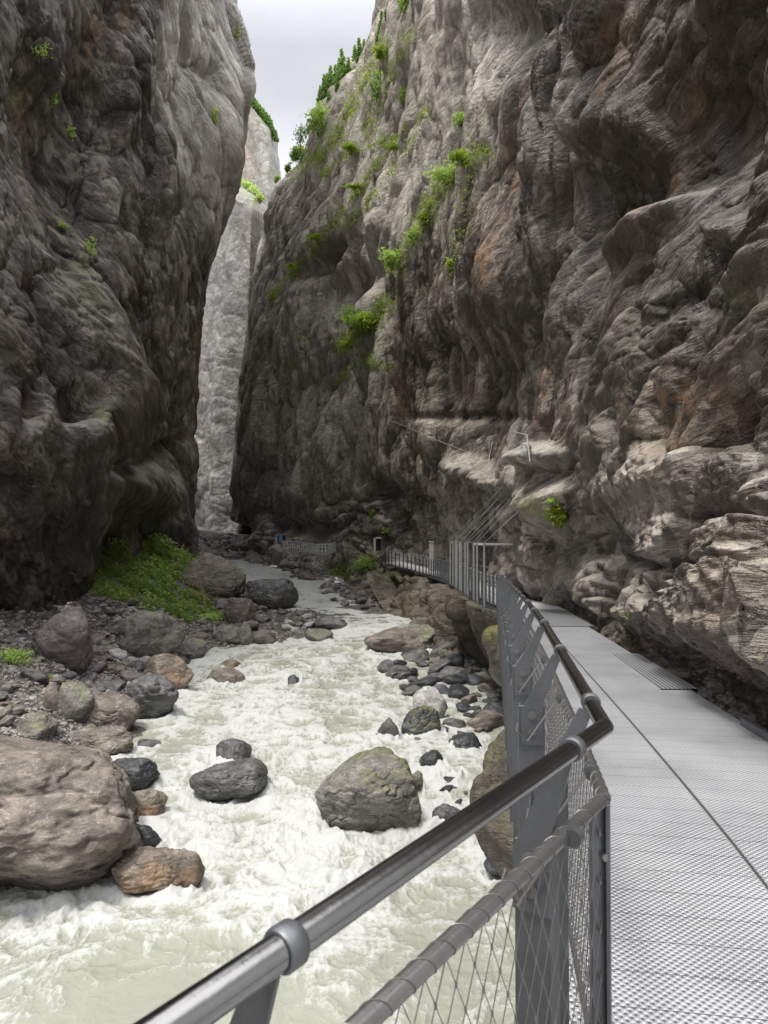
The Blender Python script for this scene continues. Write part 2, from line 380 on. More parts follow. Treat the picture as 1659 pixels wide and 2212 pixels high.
def blob(G, spots, softness=1.0):
    """spots in sketch coords: (X, Y, rx, ry, value[, angle])"""
    m = np.zeros(G.shape[:2])
    X = G[..., 0]; Y = G[..., 1]
    for sp in spots:
        a = rad(sp[5]) if len(sp) > 5 else 0
        dx = X-sp[0]; dy = Y-sp[1]
        u = (dx*math.cos(a)+dy*math.sin(a))/sp[2]; v = (-dx*math.sin(a)+dy*math.cos(a))/sp[3]
        m = m+sp[4]*np.exp(-(u*u+v*v)**1.3)
    return m

BVH = {}
def make_wall(name, cols, ncol, nrow, mat, seed, bl=(10, 14), flip=False, carve=(), stain=(), moss=(), pale=None, wet=0.2, fixup=None, painted_shade=None, cat_kind='structure', mossbase=0.35, **kw):
    G, P = relief(cols, ncol, nrow, bl)
    nrm = normals(P)
    # face the gorge: normals should point towards the camera side
    view = -P/(np.linalg.norm(P, axis=-1, keepdims=True)+1e-9)
    if (nrm*view).sum(-1).mean() < 0: nrm = -nrm
    D = np.maximum(P[..., 1], 3)
    h, cav = rock_disp(P.astype(np.float32), D, seed, **kw)
    if len(carve): h = h+blob(G, carve)*D/720*20*1.0
    P2 = P+nrm*h[..., None]
    if fixup is not None: P2 = fixup(P2)
    n2 = normals(P2)
    if (n2*view).sum(-1).mean() < 0: n2 = -n2
    up = n2[..., 2]
    mz = fbm(P2/2.5, 3, seed+70)
    ms = np.clip(sst(.45, .8, up)*sst(.0, .35, mz)*mossbase*2+(blob(G, moss)*sst(-.25, .35, mz+.35*up) if len(moss) else 0), 0, 1)
    sn = fbm(P2*np.array([.5, .5, .12])/1.2, 3, seed+80)
    stn = np.clip((blob(G, stain) if len(stain) else 0)*sst(-.3, .15, sn)*1.3+.25*sst(.35, .55, sn), 0, 1)
    pl = pale(G, P2, n2) if pale is not None else np.zeros(D.shape)
    pl = np.clip(pl+.45*sst(22, 70, D)+.5*(sst(.1, .7, up)-.25)+.5*fbm(P2/np.array([5, 9, 5]), 4, seed+81), 0, 1)  # pale rock, plus haze by distance and skylight on tops put into colour
    wt = np.clip(wet+.8*sst(.1, .5, fbm(P2/np.array([3, 3, 6]), 3, seed+82)), 0, 1)
    fc = gridfaces(nrow, ncol)
    V = P2.reshape(-1, 3)
    a, b, c = V[fc[:, 0]], V[fc[:, 1]], V[fc[:, 3]]
    if (np.cross(b-a, c-a)*(-a)).sum(1).mean() < 0: fc = fc[:, ::-1]
    me = npmesh(name, V, fc, smooth=False, attrs=dict(cav=cav, moss=ms, stain=stn, pale=pl, wet=wt, painted_shade=np.clip(painted_shade(G)+.25*fbm(P2/4, 3, seed+84), 0, 1) if painted_shade else 0*cav))
    o = link(name, me, mat); tag(o, kind=cat_kind)
    st = 4
    Vc = P2[::st, ::st]; BVH[name] = BVHTree.FromPolygons([tuple(v) for v in Vc.reshape(-1, 3)], [tuple(f) for f in gridfaces(*Vc.shape[:2]).tolist()])
    return o, G, P2, n2

def right_fix(P):
    x, y, z = P[..., 0], P[..., 1], P[..., 2]
    dz = rail_z(y)-DECK
    lim = NEARL(y)+1.98+.10*np.maximum(pn(np.stack([y*1.3, z*2, 0*y], -1), 5), -.5)
    hgt = z-dz
    w = (y < 27)*sst(3.2, 1.6, hgt)
    q = np.stack([y, z*1.6, 0*y], -1)
    lim = lim+.0+.25*np.abs(pn(q*.8, 15))+.22*np.abs(pn(q*2.1, 16))+.14*np.abs(pn(q*5, 17))+.06*np.abs(pn(q*12, 18))-.42*sst(.35, .8, hgt)*sst(2.4, 1.2, hgt)+.30*sst(.5, .1, hgt)
    x2 = np.where(x < lim, lim-(lim-x)*(1-w), x)
    P = P.copy(); P[..., 0] = x2; return P

RC = [
 [(4200, 2600, 2.6), (4000, 1500, 2.8), (3900, 500, 3.4), (3600, -700, 4.2)],
 [(2300, 2300, 3.9), (2250, 1700, 4.0), (2150, 1300, 4.6), (2100, 800, 5.2), (2000, 200, 6.0), (1950, -700, 6.6)],
 [(1660, 2000, 5.5), (1640, 1560, 5.6), (1590, 1420, 5.6), (1610, 1290, 6.3), (1700, 1000, 6.6), (1690, 600, 7.2), (1690, 0, 8.2), (1640, -700, 8.5)],
 [(1440, 1760, 8.2), (1420, 1480, 8.2), (1380, 1390, 8.6), (1400, 1270, 9.6), (1440, 1150, 9.0), (1460, 900, 9.8), (1480, 640, 10.0), (1500, 480, 11.5), (1520, 300, 12.5), (1510, 0, 12.0), (1480, -700, 11)],
 [(1290, 1500, 15.5), (1275, 1300, 14.6), (1290, 1200, 15.4), (1300, 1000, 14.5), (1310, 700, 14.8), (1330, 400, 16.5), (1300, 150, 16.5), (1290, -700, 15)],
 [(1190, 1430, 29), (1180, 1260, 28), (1150, 1150, 25), (1150, 980, 24.5), (1120, 900, 27), (1130, 700, 25), (1140, 400, 24.5), (1120, 150, 25), (1090, 0, 27), (1070, -700, 25)],
 [(1085, 1360, 43), (1085, 1250, 43), (1070, 1150, 40), (1060, 1080, 36), (1060, 940, 36), (1060, 760, 33), (1070, 500, 32), (1080, 250, 32), (1050, 0, 35), (1020, -600, 35)],
 [(995, 1340, 62), (990, 1230, 61), (990, 1150, 57), (990, 1060, 49), (980, 945, 46), (975, 920, 48), (985, 700, 43), (1000, 500, 42), (1020, 300, 43), (980, 0, 47), (940, -500, 47)],
 [(905, 1300, 72), (905, 1190, 71.5), (900, 1120, 68), (890, 1060, 62), (882, 935, 59), (880, 910, 61), (880, 700, 55), (900, 500, 52), (940, 250, 52), (920, 0, 56), (880, -400, 56)],
 [(830, 1290, 76), (835, 1190, 76.5), (825, 1060, 73), (820, 930, 70), (835, 700, 65), (855, 480, 61), (870, 250, 61), (870, 80, 63), (858, -20, 66), (855, -260, 70)],
 [(770, 1275, 76), (765, 1180, 82), (755, 1060, 80), (755, 900, 78), (765, 700, 75), (785, 450, 74), (800, 250, 76), (815, 120, 79), (826, 60, 82), (835, 30, 100)],
 [(700, 1240, 88), (700, 1160, 92), (695, 1050, 90), (690, 880, 89), (700, 700, 88), (712, 500, 88), (735, 350, 91), (752, 220, 94), (768, 140, 97), (778, 118, 118)],
 [(625, 1225, 98), (620, 1150, 104), (618, 1040, 102), (615, 880, 101), (620, 700, 101), (640, 520, 102), (665, 380, 105), (684, 290, 108), (700, 215, 112), (708, 200, 140)],
 [(575, 1225, 104), (565, 1150, 110), (560, 1030, 110), (560, 870, 110), (565, 700, 112), (585, 540, 115), (612, 440, 118), (628, 390, 121), (642, 355, 124), (650, 345, 150)],
 [(520, 1225, 112), (512, 1150, 118), (505, 1030, 119), (515, 870, 120), (530, 740, 121), (550, 600, 124), (566, 500, 127), (585, 425, 130), (595, 400, 132), (600, 392, 160)],
 [(498, 1225, 118), (497, 1150, 132), (492, 1030, 132), (500, 870, 133), (515, 740, 134), (536, 600, 136), (552, 510, 139), (568, 450, 141), (576, 435, 143), (582, 425, 170)],
 [(510, 1225, 170), (510, 1150, 170), (505, 1030, 170), (515, 870, 170), (528, 740, 170), (548, 600, 170), (562, 510, 170), (578, 455, 170), (585, 440, 170), (590, 430, 190)],
]
RC = [[(x+(14 if i >= len(RC)-4 else 0), y, d) for x, y, d in c] for i, c in enumerate(RC)]
def r_pale(G, P, n):
    X, Y = G[..., 0], G[..., 1]
    return 1.5*sst(760, 200, Y+.45*(X-700))*sst(1150, 1020, X)+.25*sst(950, 600, X)*sst(1000, 500, Y)+1.3*sst(900, 600, X)*sst(1300, 700, Y)+blob(G, [(1190, 900, 60, 330, .25), (1060, 1080, 110, 110, .45), (950, 1180, 90, 80, .2), (1150, 980, 70, 40, .5), (1300, 260, 130, 250, .12), (1480, 1150, 230, 300, .28), (1450, 470, 160, 40, .35, -45), (1240, 250, 30, 120, .4), (1300, 620, 60, 120, .2), (1560, 650, 100, 160, .15), (1200, 1250, 120, 90, .25)])  # pale limestone, painted lighter still where skylit and at the dim far end
r_stain = [(1105, 400, 22, 170, .9, 8), (1420, 450, 90, 16, 1.4, -48), (1340, 520, 20, 60, 1.0, 15), (1100, 560, 16, 60, 1.2), (1160, 820, 20, 60, .9), (850, 860, 10, 70, .8), (1480, 940, 90, 50, .7, -30), (970, 60, 40, 60, .8), (1050, 250, 20, 70, .8), (1290, 150, 30, 160, .5, 15), (1540, 860, 60, 60, .5), (860, 980, 30, 40, .5), (1460, 870, 30, 40, .7, -30), (760, 1050, 14, 60, .4), (1400, 300, 20, 200, .3, 20)]
r_moss = [(980, 400, 90, 18, 1.2, -35), (1010, 340, 45, 28, 1.0), (880, 560, 55, 26, 1.2, -45), (920, 480, 40, 12, 1.2, -45), (800, 700, 70, 22, 1.2, -35), (770, 770, 70, 14, .9, -25), (700, 520, 90, 9, 1.0, -38), (790, 400, 120, 8, .9, -38), (740, 440, 90, 7, .8, -38), (860, 300, 60, 12, .7, -50), (700, 330, 90, 10, .9, -30), (730, 280, 40, 30, .5), (850, 640, 60, 60, .35), (1215, 1110, 34, 34, 1.4), (1000, 250, 50, 30, .5), (900, 200, 50, 60, .35), (780, 900, 60, 10, .5, -20), (660, 600, 60, 20, .5, -40), (1310, 1330, 60, 14, .7), (1230, 1310, 40, 16, .5), (1640, 640, 40, 60, .4), (1150, 1290, 60, 20, .6), (780, 1200, 60, 30, .7)]
r_carve = [(660, 1142, 68, 16, -1.0), (508, 1150, 16, 16, -2.5), (815, 1172, 12, 20, -1.6), (1000, 905, 110, 12, -.35, 2), (1010, 820, 110, 90, -1.0), (1180, 985, 45, 20, 1.5), (1030, 1020, 60, 18, 1.0, 30), (1600, 1120, 140, 20, -2.2, 5), (1560, 1020, 120, 60, 1.2, -10), (1480, 1225, 200, 14, -1.4, 6), (1500, 1330, 130, 60, 1.8), (1640, 500, 40, 40, 2.0), (1600, 1390, 120, 40, 1.5), (1200, 1100, 40, 55, 1.2), (1330, 300, 60, 120, 1.6), (1270, 450, 60, 130, -2.5, 10), (1440, 330, 80, 160, -2.5, 30), (1420, 470, 120, 20, 2.0, -45), (1090, 620, 40, 120, 1.2), (750, 620, 60, 40, -1.2, -40), (700, 560, 60, 20, -1.2, -38), (1120, 60, 60, 90, -2.0), (1600, 200, 160, 200, -2.0)]
wallR = make_wall('right_cliff', RC, 1200, 800, M['rwall'], 3, carve=r_carve, stain=r_stain, moss=r_moss, pale=r_pale, wet=.45, painted_shade=lambda G: np.clip(.85*sst(1060, 1150, G[..., 0])*sst(1050, 650, G[..., 1])+.35*sst(1150, 1250, G[..., 0])+.8*blob(G, [(1000, 800, 120, 110, 1), (780, 620, 90, 60, .5, -40), (1600, 1400, 150, 90, .5)]), 0, 1), mossbase=.15, fixup=right_fix, amp=.085, hurst=.84, nearflat=True, theta=(5, 62), zsw=(1, 6), ledge=.20, aniso=4.5, blocks=.36, cellan=2.3, aniso2=2.6, ledge2=.03)

LC = [
 [(-2400, 1500, 12), (-2300, 900, 11), (-2200, 300, 11), (-2100, -900, 11)],
 [(-500, 1400, 26), (-480, 1150, 24), (-500, 800, 23), (-450, 300, 24), (-450, -700, 24)],
 [(0, 1330, 36), (0, 1240, 35), (20, 1100, 32.5), (0, 900, 31), (0, 700, 31), (0, 400, 32.5), (0, 0, 34), (0, -700, 34)],
 [(120, 1300, 39), (130, 1220, 37), (150, 1080, 34), (140, 920, 33), (90, 800, 34), (70, 500, 36), (100, 150, 38), (110, -700, 38)],
 [(188, 1290, 43), (200, 1190, 39.5), (240, 1060, 36.5), (258, 960, 35.5), (240, 890, 36), (165, 845, 37.5), (145, 600, 40), (170, 300, 42), (200, 0, 43), (200, -700, 43)],
 [(215, 1260, 55), (222, 1170, 55), (262, 1040, 52), (272, 940, 46), (262, 880, 42), (215, 820, 42), (205, 600, 43.5), (240, 300, 45), (280, 0, 47), (290, -700, 47)],
 [(275, 1235, 62), (280, 1120, 61), (300, 1000, 58), (300, 880, 53), (290, 760, 50), (275, 560, 49), (300, 300, 50), (345, 100, 51), (348, 0, 52), (350, -700, 52)],
 [(345, 1225, 72), (345, 1120, 70), (350, 990, 68), (355, 960, 65), (355, 820, 60), (345, 600, 56), (350, 380, 56), (380, 180, 58), (400, 0, 61), (410, -700, 61)],
 [(395, 1225, 82), (395, 1130, 79), (403, 980, 75), (408, 820, 69), (408, 660, 64), (420, 500, 62), (445, 330, 64), (462, 150, 67), (460, 0, 70), (460, -700, 70)],
 [(412, 1225, 88), (410, 1120, 85), (416, 980, 81), (424, 820, 75), (433, 690, 71), (455, 545, 68), (500, 405, 70), (520, 300, 72), (526, 190, 75), (502, 0, 80), (470, -700, 80)],
 [(408, 1225, 102), (405, 1120, 98), (410, 980, 94), (419, 820, 90), (428, 690, 86), (448, 545, 84), (492, 405, 86), (514, 300, 88), (530, 190, 90), (505, 0, 94), (470, -700, 94)],
 [(380, 1225, 150), (380, 1120, 150), (385, 980, 150), (395, 820, 150), (400, 690, 150), (420, 545, 150), (460, 405, 150), (480, 300, 150), (490, 190, 150), (470, 0, 150), (440, -700, 150)],
]
LC = [[(x, y, d*1.1 if i < 5 else d*(1.06 if i == 5 else 1)) for x, y, d in c] for i, c in enumerate(LC)]
def l_pale(G, P, n):
    X, Y = G[..., 0], G[..., 1]
    return 1.5*sst(330, 400, X)*sst(560, 180, Y-.6*(X-350))+blob(G, [(200, 930, 50, 40, .5), (510, 330, 30, 120, .5), (415, 950, 18, 200, .3)])  # pale rock, with the sunlit upper section painted lighter
l_stain = [(415, 900, 12, 120, .9), (210, 60, 20, 60, .6), (420, 740, 12, 60, .7), (270, 60, 14, 60, .8), (130, 300, 20, 120, .4), (300, 1120, 40, 40, .3)]
l_moss = [(60, 110, 40, 25, 1.0, 50), (100, 200, 20, 50, .8, -20), (190, 600, 20, 100, .6), (130, 490, 20, 20, .8), (260, 700, 30, 30, .5), (460, 250, 10, 40, .8), (510, 60, 10, 50, .5), (280, 1080, 30, 60, .6), (380, 80, 10, 60, .4), (240, 850, 10, 50, .4)]
l_carve = [(185, 870, 40, 30, -4.0), (200, 940, 40, 30, 1.0), (60, 880, 30, 40, -1.5), (120, 300, 90, 200, -2.0, -10), (30, 900, 100, 260, 1.0), (320, 985, 70, 14, -1.5, -25), (230, 300, 60, 220, -1.6), (310, 1060, 60, 50, 1.0)]
wallL = make_wall('left_cliff', LC, 800, 760, M['lwall'], 21, carve=l_carve, stain=l_stain, moss=l_moss, pale=l_pale, wet=.4, painted_shade=lambda G: np.clip(.75*sst(360, 300, G[..., 0]+.1*(G[..., 1]-500))+.45*sst(450, 700, G[..., 1]), 0, 1), hurst=.86, amp=.09, theta=(30, 66), zsw=(-2, 8), ledge=.06, aniso=2.6, blocks=.33, aniso2=2.6, ledge2=.04, lam0=14, bl=(8, 6))

BC = [[(300, 1240, 176), (320, 800, 176), (400, 380, 178), (400, 330, 200)], [(400, 1240, 170), (420, 800, 170), (470, 400, 172), (475, 370, 200)],
      [(450, 1235, 160), (470, 800, 162), (505, 420, 164), (510, 392, 185)], [(510, 1235, 158), (530, 800, 160), (545, 440, 162), (547, 415, 185)],
      [(600, 1235, 168), (610, 800, 168), (575, 480, 168), (576, 442, 185)], [(720, 1235, 180), (720, 800, 180), (640, 520, 180), (640, 470, 200)]]
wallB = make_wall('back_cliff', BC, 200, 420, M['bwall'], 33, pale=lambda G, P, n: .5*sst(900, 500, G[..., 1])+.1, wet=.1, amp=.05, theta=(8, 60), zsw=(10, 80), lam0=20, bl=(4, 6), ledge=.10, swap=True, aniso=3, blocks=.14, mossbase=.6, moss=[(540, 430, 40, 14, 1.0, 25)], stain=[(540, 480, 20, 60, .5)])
FC = [[(380, 700, 300), (400, 400, 300), (430, 60, 300), (430, 30, 330)], [(480, 700, 280), (500, 400, 280), (518, 190, 282), (520, 175, 310)],
      [(540, 700, 270), (545, 400, 270), (548, 235, 274), (550, 220, 300)], [(580, 700, 268), (580, 400, 268), (583, 285, 272), (584, 272, 300)],
      [(620, 700, 275), (608, 500, 275), (596, 340, 277), (597, 300, 300)], [(680, 700, 320), (640, 500, 320), (606, 400, 320), (606, 372, 340)]]
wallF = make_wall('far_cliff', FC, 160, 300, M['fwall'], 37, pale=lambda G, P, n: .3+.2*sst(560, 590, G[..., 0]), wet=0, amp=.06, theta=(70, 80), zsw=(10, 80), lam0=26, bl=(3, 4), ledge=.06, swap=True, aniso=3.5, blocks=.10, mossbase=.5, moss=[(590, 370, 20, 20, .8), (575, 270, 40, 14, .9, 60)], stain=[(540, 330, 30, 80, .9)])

def under_fix(P):
    y, z = P[..., 1], P[..., 2]; P = P.copy()
    lim = np.interp(y, [0, 2.2, 8, 27, 28.5, 33, 39, 48, 57, 62, 67, 72, 90], [-1.85, -1.85, -2.1, -3.1, -3.2, -3.55, -3.7, -3.8, -4.0, -4.1, -3.9, -3.7, -3.2])
    P[..., 2] = np.where(z > lim-.25, lim-.25+.25*np.tanh((z-lim+.25)/.25), z); return P
# cliff below the walkway (undercut); near columns come from a profile along the walkway
def w2s(p):
    X, Y = PROJ(np.array(p, float)); return (float(X), float(Y), float(p[1]))
UC = []
for d in (1.2, 2.4, 3.8, 5.2, 6.4, 7.4, 8.6, 9.6, 10.6, 12.5, 15, 18, 21, 24):
    L = float(NEARL(d)); dz = float(rail_z(d))-DECK-.22
    bul = -.30*math.exp(-((d-8.2)/1.5)**4)+.10*math.exp(-((d-12)/2)**2)-.28*math.exp(-((d-21)/2.2)**2)+(.9 if d < 3 else (.35 if d < 6 else 0))
    top = dz-(.35 if 7 < d < 10 else .05)
    pr = [(L+.95+max(bul, 0), zw(d)-1.2), (L+.95+max(bul, 0), zw(d)+.5), (L+.62+max(bul, 0), -7), (L+.42+bul*.2, -5.2), (L+.10+bul*.7, -3.9), (L+bul, -3.2), (L+bul*.95, top-.35), (L+.12+bul*.6, top), (L+1.2, dz-.02), (L+2.6, dz-.02)]
    UC.append([(p[0], d, p[1]) for p in pr])
UC = [[w2s(p) for p in c] for c in UC]
UC += [[(1150, 1560, 30), (1140, 1490, 34), (1118, 1430, 36), (1125, 1375, 30), (1118, 1334, 26.2), (1150, 1332, 26.4), (1190, 1330, 26.8)],
       [(1095, 1500, 38), (1092, 1450, 41), (1075, 1400, 38), (1080, 1350, 31), (1080, 1320, 29.3), (1100, 1318, 29.6), (1170, 1316, 31)],
       [(1020, 1460, 43), (1018, 1412, 45), (1010, 1360, 43), (1000, 1325, 41), (1000, 1288, 41.2), (1020, 1287, 42), (1090, 1285, 45)],
       [(962, 1440, 44), (960, 1402, 48), (948, 1350, 49), (935, 1300, 52), (940, 1260, 56), (950, 1259, 58), (1000, 1257, 62)],
       [(905, 1420, 46), (905, 1376, 51.6), (892, 1335, 54), (878, 1285, 59), (890, 1241, 64.5), (895, 1240, 66), (930, 1239, 70)],
       [(862, 1400, 49), (862, 1345, 57), (842, 1315, 60), (826, 1275, 66), (830, 1227, 71.5), (835, 1226, 73), (870, 1225, 78)],
       [(835, 1390, 52), (832, 1325, 60), (815, 1305, 64), (800, 1280, 68), (795, 1232, 75), (800, 1231, 77), (830, 1230, 82)]]
wallU = make_wall('undercut_cliff', UC, 620, 420, M['under'], 45, fixup=under_fix, pale=lambda G, P, n: -.25+blob(G, [(1090, 1640, 70, 90, .35), (1110, 1780, 40, 60, .25), (960, 1330, 90, 40, .15)]), wet=.2, amp=.10, theta=(-20, -20), zsw=(-9, -5), bl=(5, 4), ledge=.05, lam0=5, aniso=3.5, blocks=.4, painted_shade=lambda G: .5+.4*sst(1300, 1400, G[..., 1])*sst(1100, 1000, G[..., 0])+.5*blob(G, [(1060, 1430, 60, 60, 1)]),
   stain=[(1150, 1800, 30, 80, .6), (880, 1300, 30, 30, .6), (1090, 1350, 40, 20, .6)], mossbase=.1, moss=[(1070, 1610, 22, 60, .6), (1080, 1370, 30, 20, .6), (850, 1235, 40, 16, .4)])

def hit(X, Y, names):
    """nearest point of the named cliffs seen along a sight line, with its normal"""
    d = Vector(UP(X, Y, 1.0)); d.normalize(); best = None
    for n in names:
        r = BVH[n].ray_cast(Vector((0, 0, 0)), d)
        if r[0] is not None and (best is None or r[3] < best[2]):
            nn = r[1] if r[1].dot(d) < 0 else -r[1]
            best = (r[0], nn, r[3])
    return best

# ------------------------------------------------------------------ ground (banks and river bed)
pts = []
def gp(X, Y, D): p = UP(X, Y, D); pts.append((p[0], p[1], p[2]))
shoreL = [(-300, 1960), (0, 1890), (150, 1840), (290, 1780), (235, 1700), (225, 1620), (290, 1562), (385, 1540), (400, 1470), (390, 1440), (450, 1402), (590, 1388), (700, 1380), (745, 1350), (665, 1312), (632, 1262), (525, 1228), (500, 1218)]
for X, Y in shoreL: gp(X, Y, float(Dw(Y)))
shoreR = [(548, 1218), (590, 1228), (625, 1238), (690, 1282), (750, 1312), (810, 1312), (850, 1330)]
for X, Y in shoreR: gp(X, Y, float(Dw(Y)))
for X, Y, D in [(0, 1318, 39.5), (190, 1262, 46), (260, 1195, 60), (345, 1185, 70), (405, 1196, 82), (430, 1200, 92), (-500, 1400, 28), (100, 1420, 35), (60, 1560, 28), (0, 1650, 24.5), (200, 1480, 36), (300, 1300, 53), (340, 1360, 47), (250, 1350, 45), (440, 1300, 61), (400, 1240, 69), (560, 1310, 64), (520, 1350, 55), (480, 1250, 84), (600, 1345, 56), (-300, 1800, 18), (240, 1250, 54),
              (620, 1212, 102), (700, 1225, 92), (780, 1262, 78), (700, 1262, 80), (650, 1232, 94), (810, 1285, 71), (560, 1212, 112), (440, 1190, 120), (470, 1196, 130)]:
    gp(X, Y, D)
for X, Y, dep in [(650, 1900, .9), (800, 1700, .8), (550, 2100, 1.0), (850, 1950, .9), (300, 2150, .8), (600, 1600, .8), (700, 1500, .7), (620, 1430, .6), (800, 1430, .7), (850, 1370, .7), (740, 1290, .6), (670, 1265, 1.6), (660, 1280, 1.4), (640, 1254, 1.6), (605, 1241, 1.6), (580, 1232, 1.6), (555, 1225, 1.8), (530, 1219, 1.8), (515, 1214, 1.8), (980, 1900, .7), (1000, 1750, .45), (960, 1550, .35), (1000, 1450, .35), (1050, 1420, .3), (400, 1700, .6), (460, 1520, .6)]:
    p = UP(X, Y, float(Dw(Y))); pts.append((p[0], p[1], p[2]-dep))
for y in (-8, 0, 5, 9): pts += [(-4, y, zw(y)-.9), (0, y, zw(y)-.9), (-13, y, -9), (-20, y, -7.5), (4, y, zw(y)-.6), (9, y, -8.5)]
for y in (14, 20, 28, 36, 46, 60): pts += [(9, y, zw(y)+.6), (15, y, zw(y)+2)]
for y in (130, 170, 240): pts += [(-26, y, zw(y)-.3), (-33, y, zw(y)+2), (-18, y, zw(y)+2), (0, y, -1)]
pts += [(-40, 10, -2), (-45, 40, 0), (-50, 80, 3), (-50, 130, 3), (30, 60, 0), (30, 110, 0), (30, 0, -5)]
pts = np.array(pts)
def _solve():
    A = np.hypot(pts[:, None, 0]-pts[None, :, 0], pts[:, None, 1]-pts[None, :, 1])
    B = np.concatenate([np.ones((len(pts), 1)), pts[:, :2]/50], 1)
    Mx = np.block([[A+0*np.eye(len(pts)), B], [B.T, np.zeros((3, 3))]])
    return np.linalg.solve(Mx, np.concatenate([pts[:, 2], np.zeros(3)]))
_c = _solve()
def terrain(x, y):
    x = np.asarray(x, float); y = np.asarray(y, float); out = _c[-3]+_c[-2]*x/50+_c[-1]*y/50
    for i in range(len(pts)): out = out+_c[i]*np.hypot(x-pts[i, 0], y-pts[i, 1])
    return out
def tz(x, y):
    z = terrain(x, y); P = np.stack([np.asarray(x, float)+0*z, np.asarray(y, float)+0*z, 0*z], -1)
    wy = zw(P[..., 1]); above = sst(0, 1.2, z-wy)
    return z+above*(.35*fbm(P/2.2, 4, 60))+.06*pn(P*2, 61)
ys = np.concatenate([np.linspace(-10, 8, 14), np.geomspace(8.5, 260, 420)])
us = np.linspace(-1, 1, 360)
Yg, Ug = np.meshgrid(ys, us, indexing='ij')
wid = np.where(Yg < 12, 26, 26+(Yg-12)*.55)
Xg = -6+Ug*wid; Zg = tz(Xg, Yg)
pg = np.stack([Xg, Yg, Zg], -1)
def ground_mat():
    s = N('scree_and_gravel'); co = s.n('ShaderNodeTexCoord').outputs['Object']
    v = s.n('ShaderNodeTexVoronoi', feature='F1'); s.l(co, v.inputs['Vector']); v.inputs['Scale'].default_value = 4.5
    v2 = s.n('ShaderNodeTexVoronoi', feature='F1'); s.l(co, v2.inputs['Vector']); v2.inputs['Scale'].default_value = 14
    n1 = s.noise(co, .8, 6); n2 = s.noise(co, 20, 4)
    c = s.mix(v.outputs['Color'], (.12, .105, .092), (.33, .30, .27)); c = s.mix(s.ramp(n1, .3, .7), c, (.20, .18, .155))
    c = s.mix(s.ramp(v2.outputs['Distance'], .25, .6), c, (.05, .045, .04))
    h = s.math('ADD', s.math('MULTIPLY', v.outputs['Distance'], -1.0), s.math('MULTIPLY', v2.outputs['Distance'], -.4))
    return s.done(s.bsdf(c, .8, h, strength=1.0, dist=.10))
M['ground'] = ground_mat()
tag(link('ground', npmesh('ground', pg.reshape(-1, 3), gridfaces(*Yg.shape)[:, ::-1]), M['ground']), kind='structure')
def ground_at(X, Y):
    """where the sight line (X,Y) meets ground or water"""
    d = UP(X, Y, 1.0); ts = np.geomspace(6, 170, 900)
    q = d[None]*ts[:, None]; g = np.maximum(terrain(q[:, 0], q[:, 1]), zw(q[:, 1]))
    k = np.argmax(q[:, 2] < g)
    return q[k]

# ------------------------------------------------------------------ boulders
def ico(sub):
    bm = bmesh.new(); bmesh.ops.create_icosphere(bm, subdivisions=sub, radius=1)
    V = np.array([v.co[:] for v in bm.verts]); Fs = np.array([[v.index for v in f.verts] for f in bm.faces]); bm.free(); return V, Fs
ICO = {k: ico(k) for k in (3, 4, 5, 6, 7)}
def rock_mesh(name, seed, sub=4, half=(1, 1, 1), nplanes=12, sharp=14.0, rough=.05, strata=0.0, tilt=.4, skirt=.25, flat=.0):
    r = np.random.default_rng(seed); V, Fs = ICO[sub]
    nr = r.normal(size=(nplanes, 3)); nr /= np.linalg.norm(nr, axis=1)[:, None]; hh = r.uniform(.72, 1.0, nplanes)
    nr = np.concatenate([nr, [[0, 0, -1]]]); hh = np.append(hh, .8)
    dots = V@nr.T
    k = np.where(dots > .02, hh/np.maximum(dots, .02), 50)
    # soft minimum of the plane distances keeps facets but rounds their edges
    R = -np.log(np.exp(-sharp*k).sum(1)+np.exp(-sharp*1.18))/sharp
    P = V*R[:, None]
    off = r.uniform(0, 50, 3)
    n = fbm(P*1.6+off, 6, seed % 50); P = P*(1+rough*2.0*n)[:, None]
    n2 = np.abs(pn(P*np.array([2.2, 2.2, 5])+off, 3)); P = P*(1+rough*.25*(n2*1.6-.5))[:, None]
    if sub >= 5:
        cr = np.abs(fbm(P*1.5+off+9, 3, 8)); P = P*(1-.045*sst(.06, 0, cr))[:, None]
        for q, a in ((5, .010), (10, .009), (21, .009), (42, .005)):
            P = P*(1+a*1.6*pn(P*q+off, q))[:, None]
        bh, cr2 = cells(P*1.7+off+.3*fbm(P*2, 2, 4)[:, None], seed); P = P*(1+.04*bh)[:, None]
        bh, cr2 = cells(P*4.5+off+.3*fbm(P*3, 2, 4)[:, None], seed+1); P = P*(1+.016*bh)[:, None]
    if strata:
        ax = np.array([math.sin(tilt)*math.cos(seed), math.sin(tilt)*math.sin(seed), math.cos(tilt)])
        q = (P@ax)*6+3.0*pn(P*1.5+off, 11); fr = q-np.floor(q)
        P = P*(1+.6*strata*(np.where(fr < .75, fr/.75, (1-fr)/.25)-.5)*(.4+sst(-.2, .3, pn(P*2+off, 12))))[:, None]
    P = P*np.array(half)
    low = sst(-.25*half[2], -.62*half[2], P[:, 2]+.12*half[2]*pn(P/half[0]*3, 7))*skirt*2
    return npmesh(name, P, Fs, dict(low=np.clip(low, 0, 1)))
HERO = []
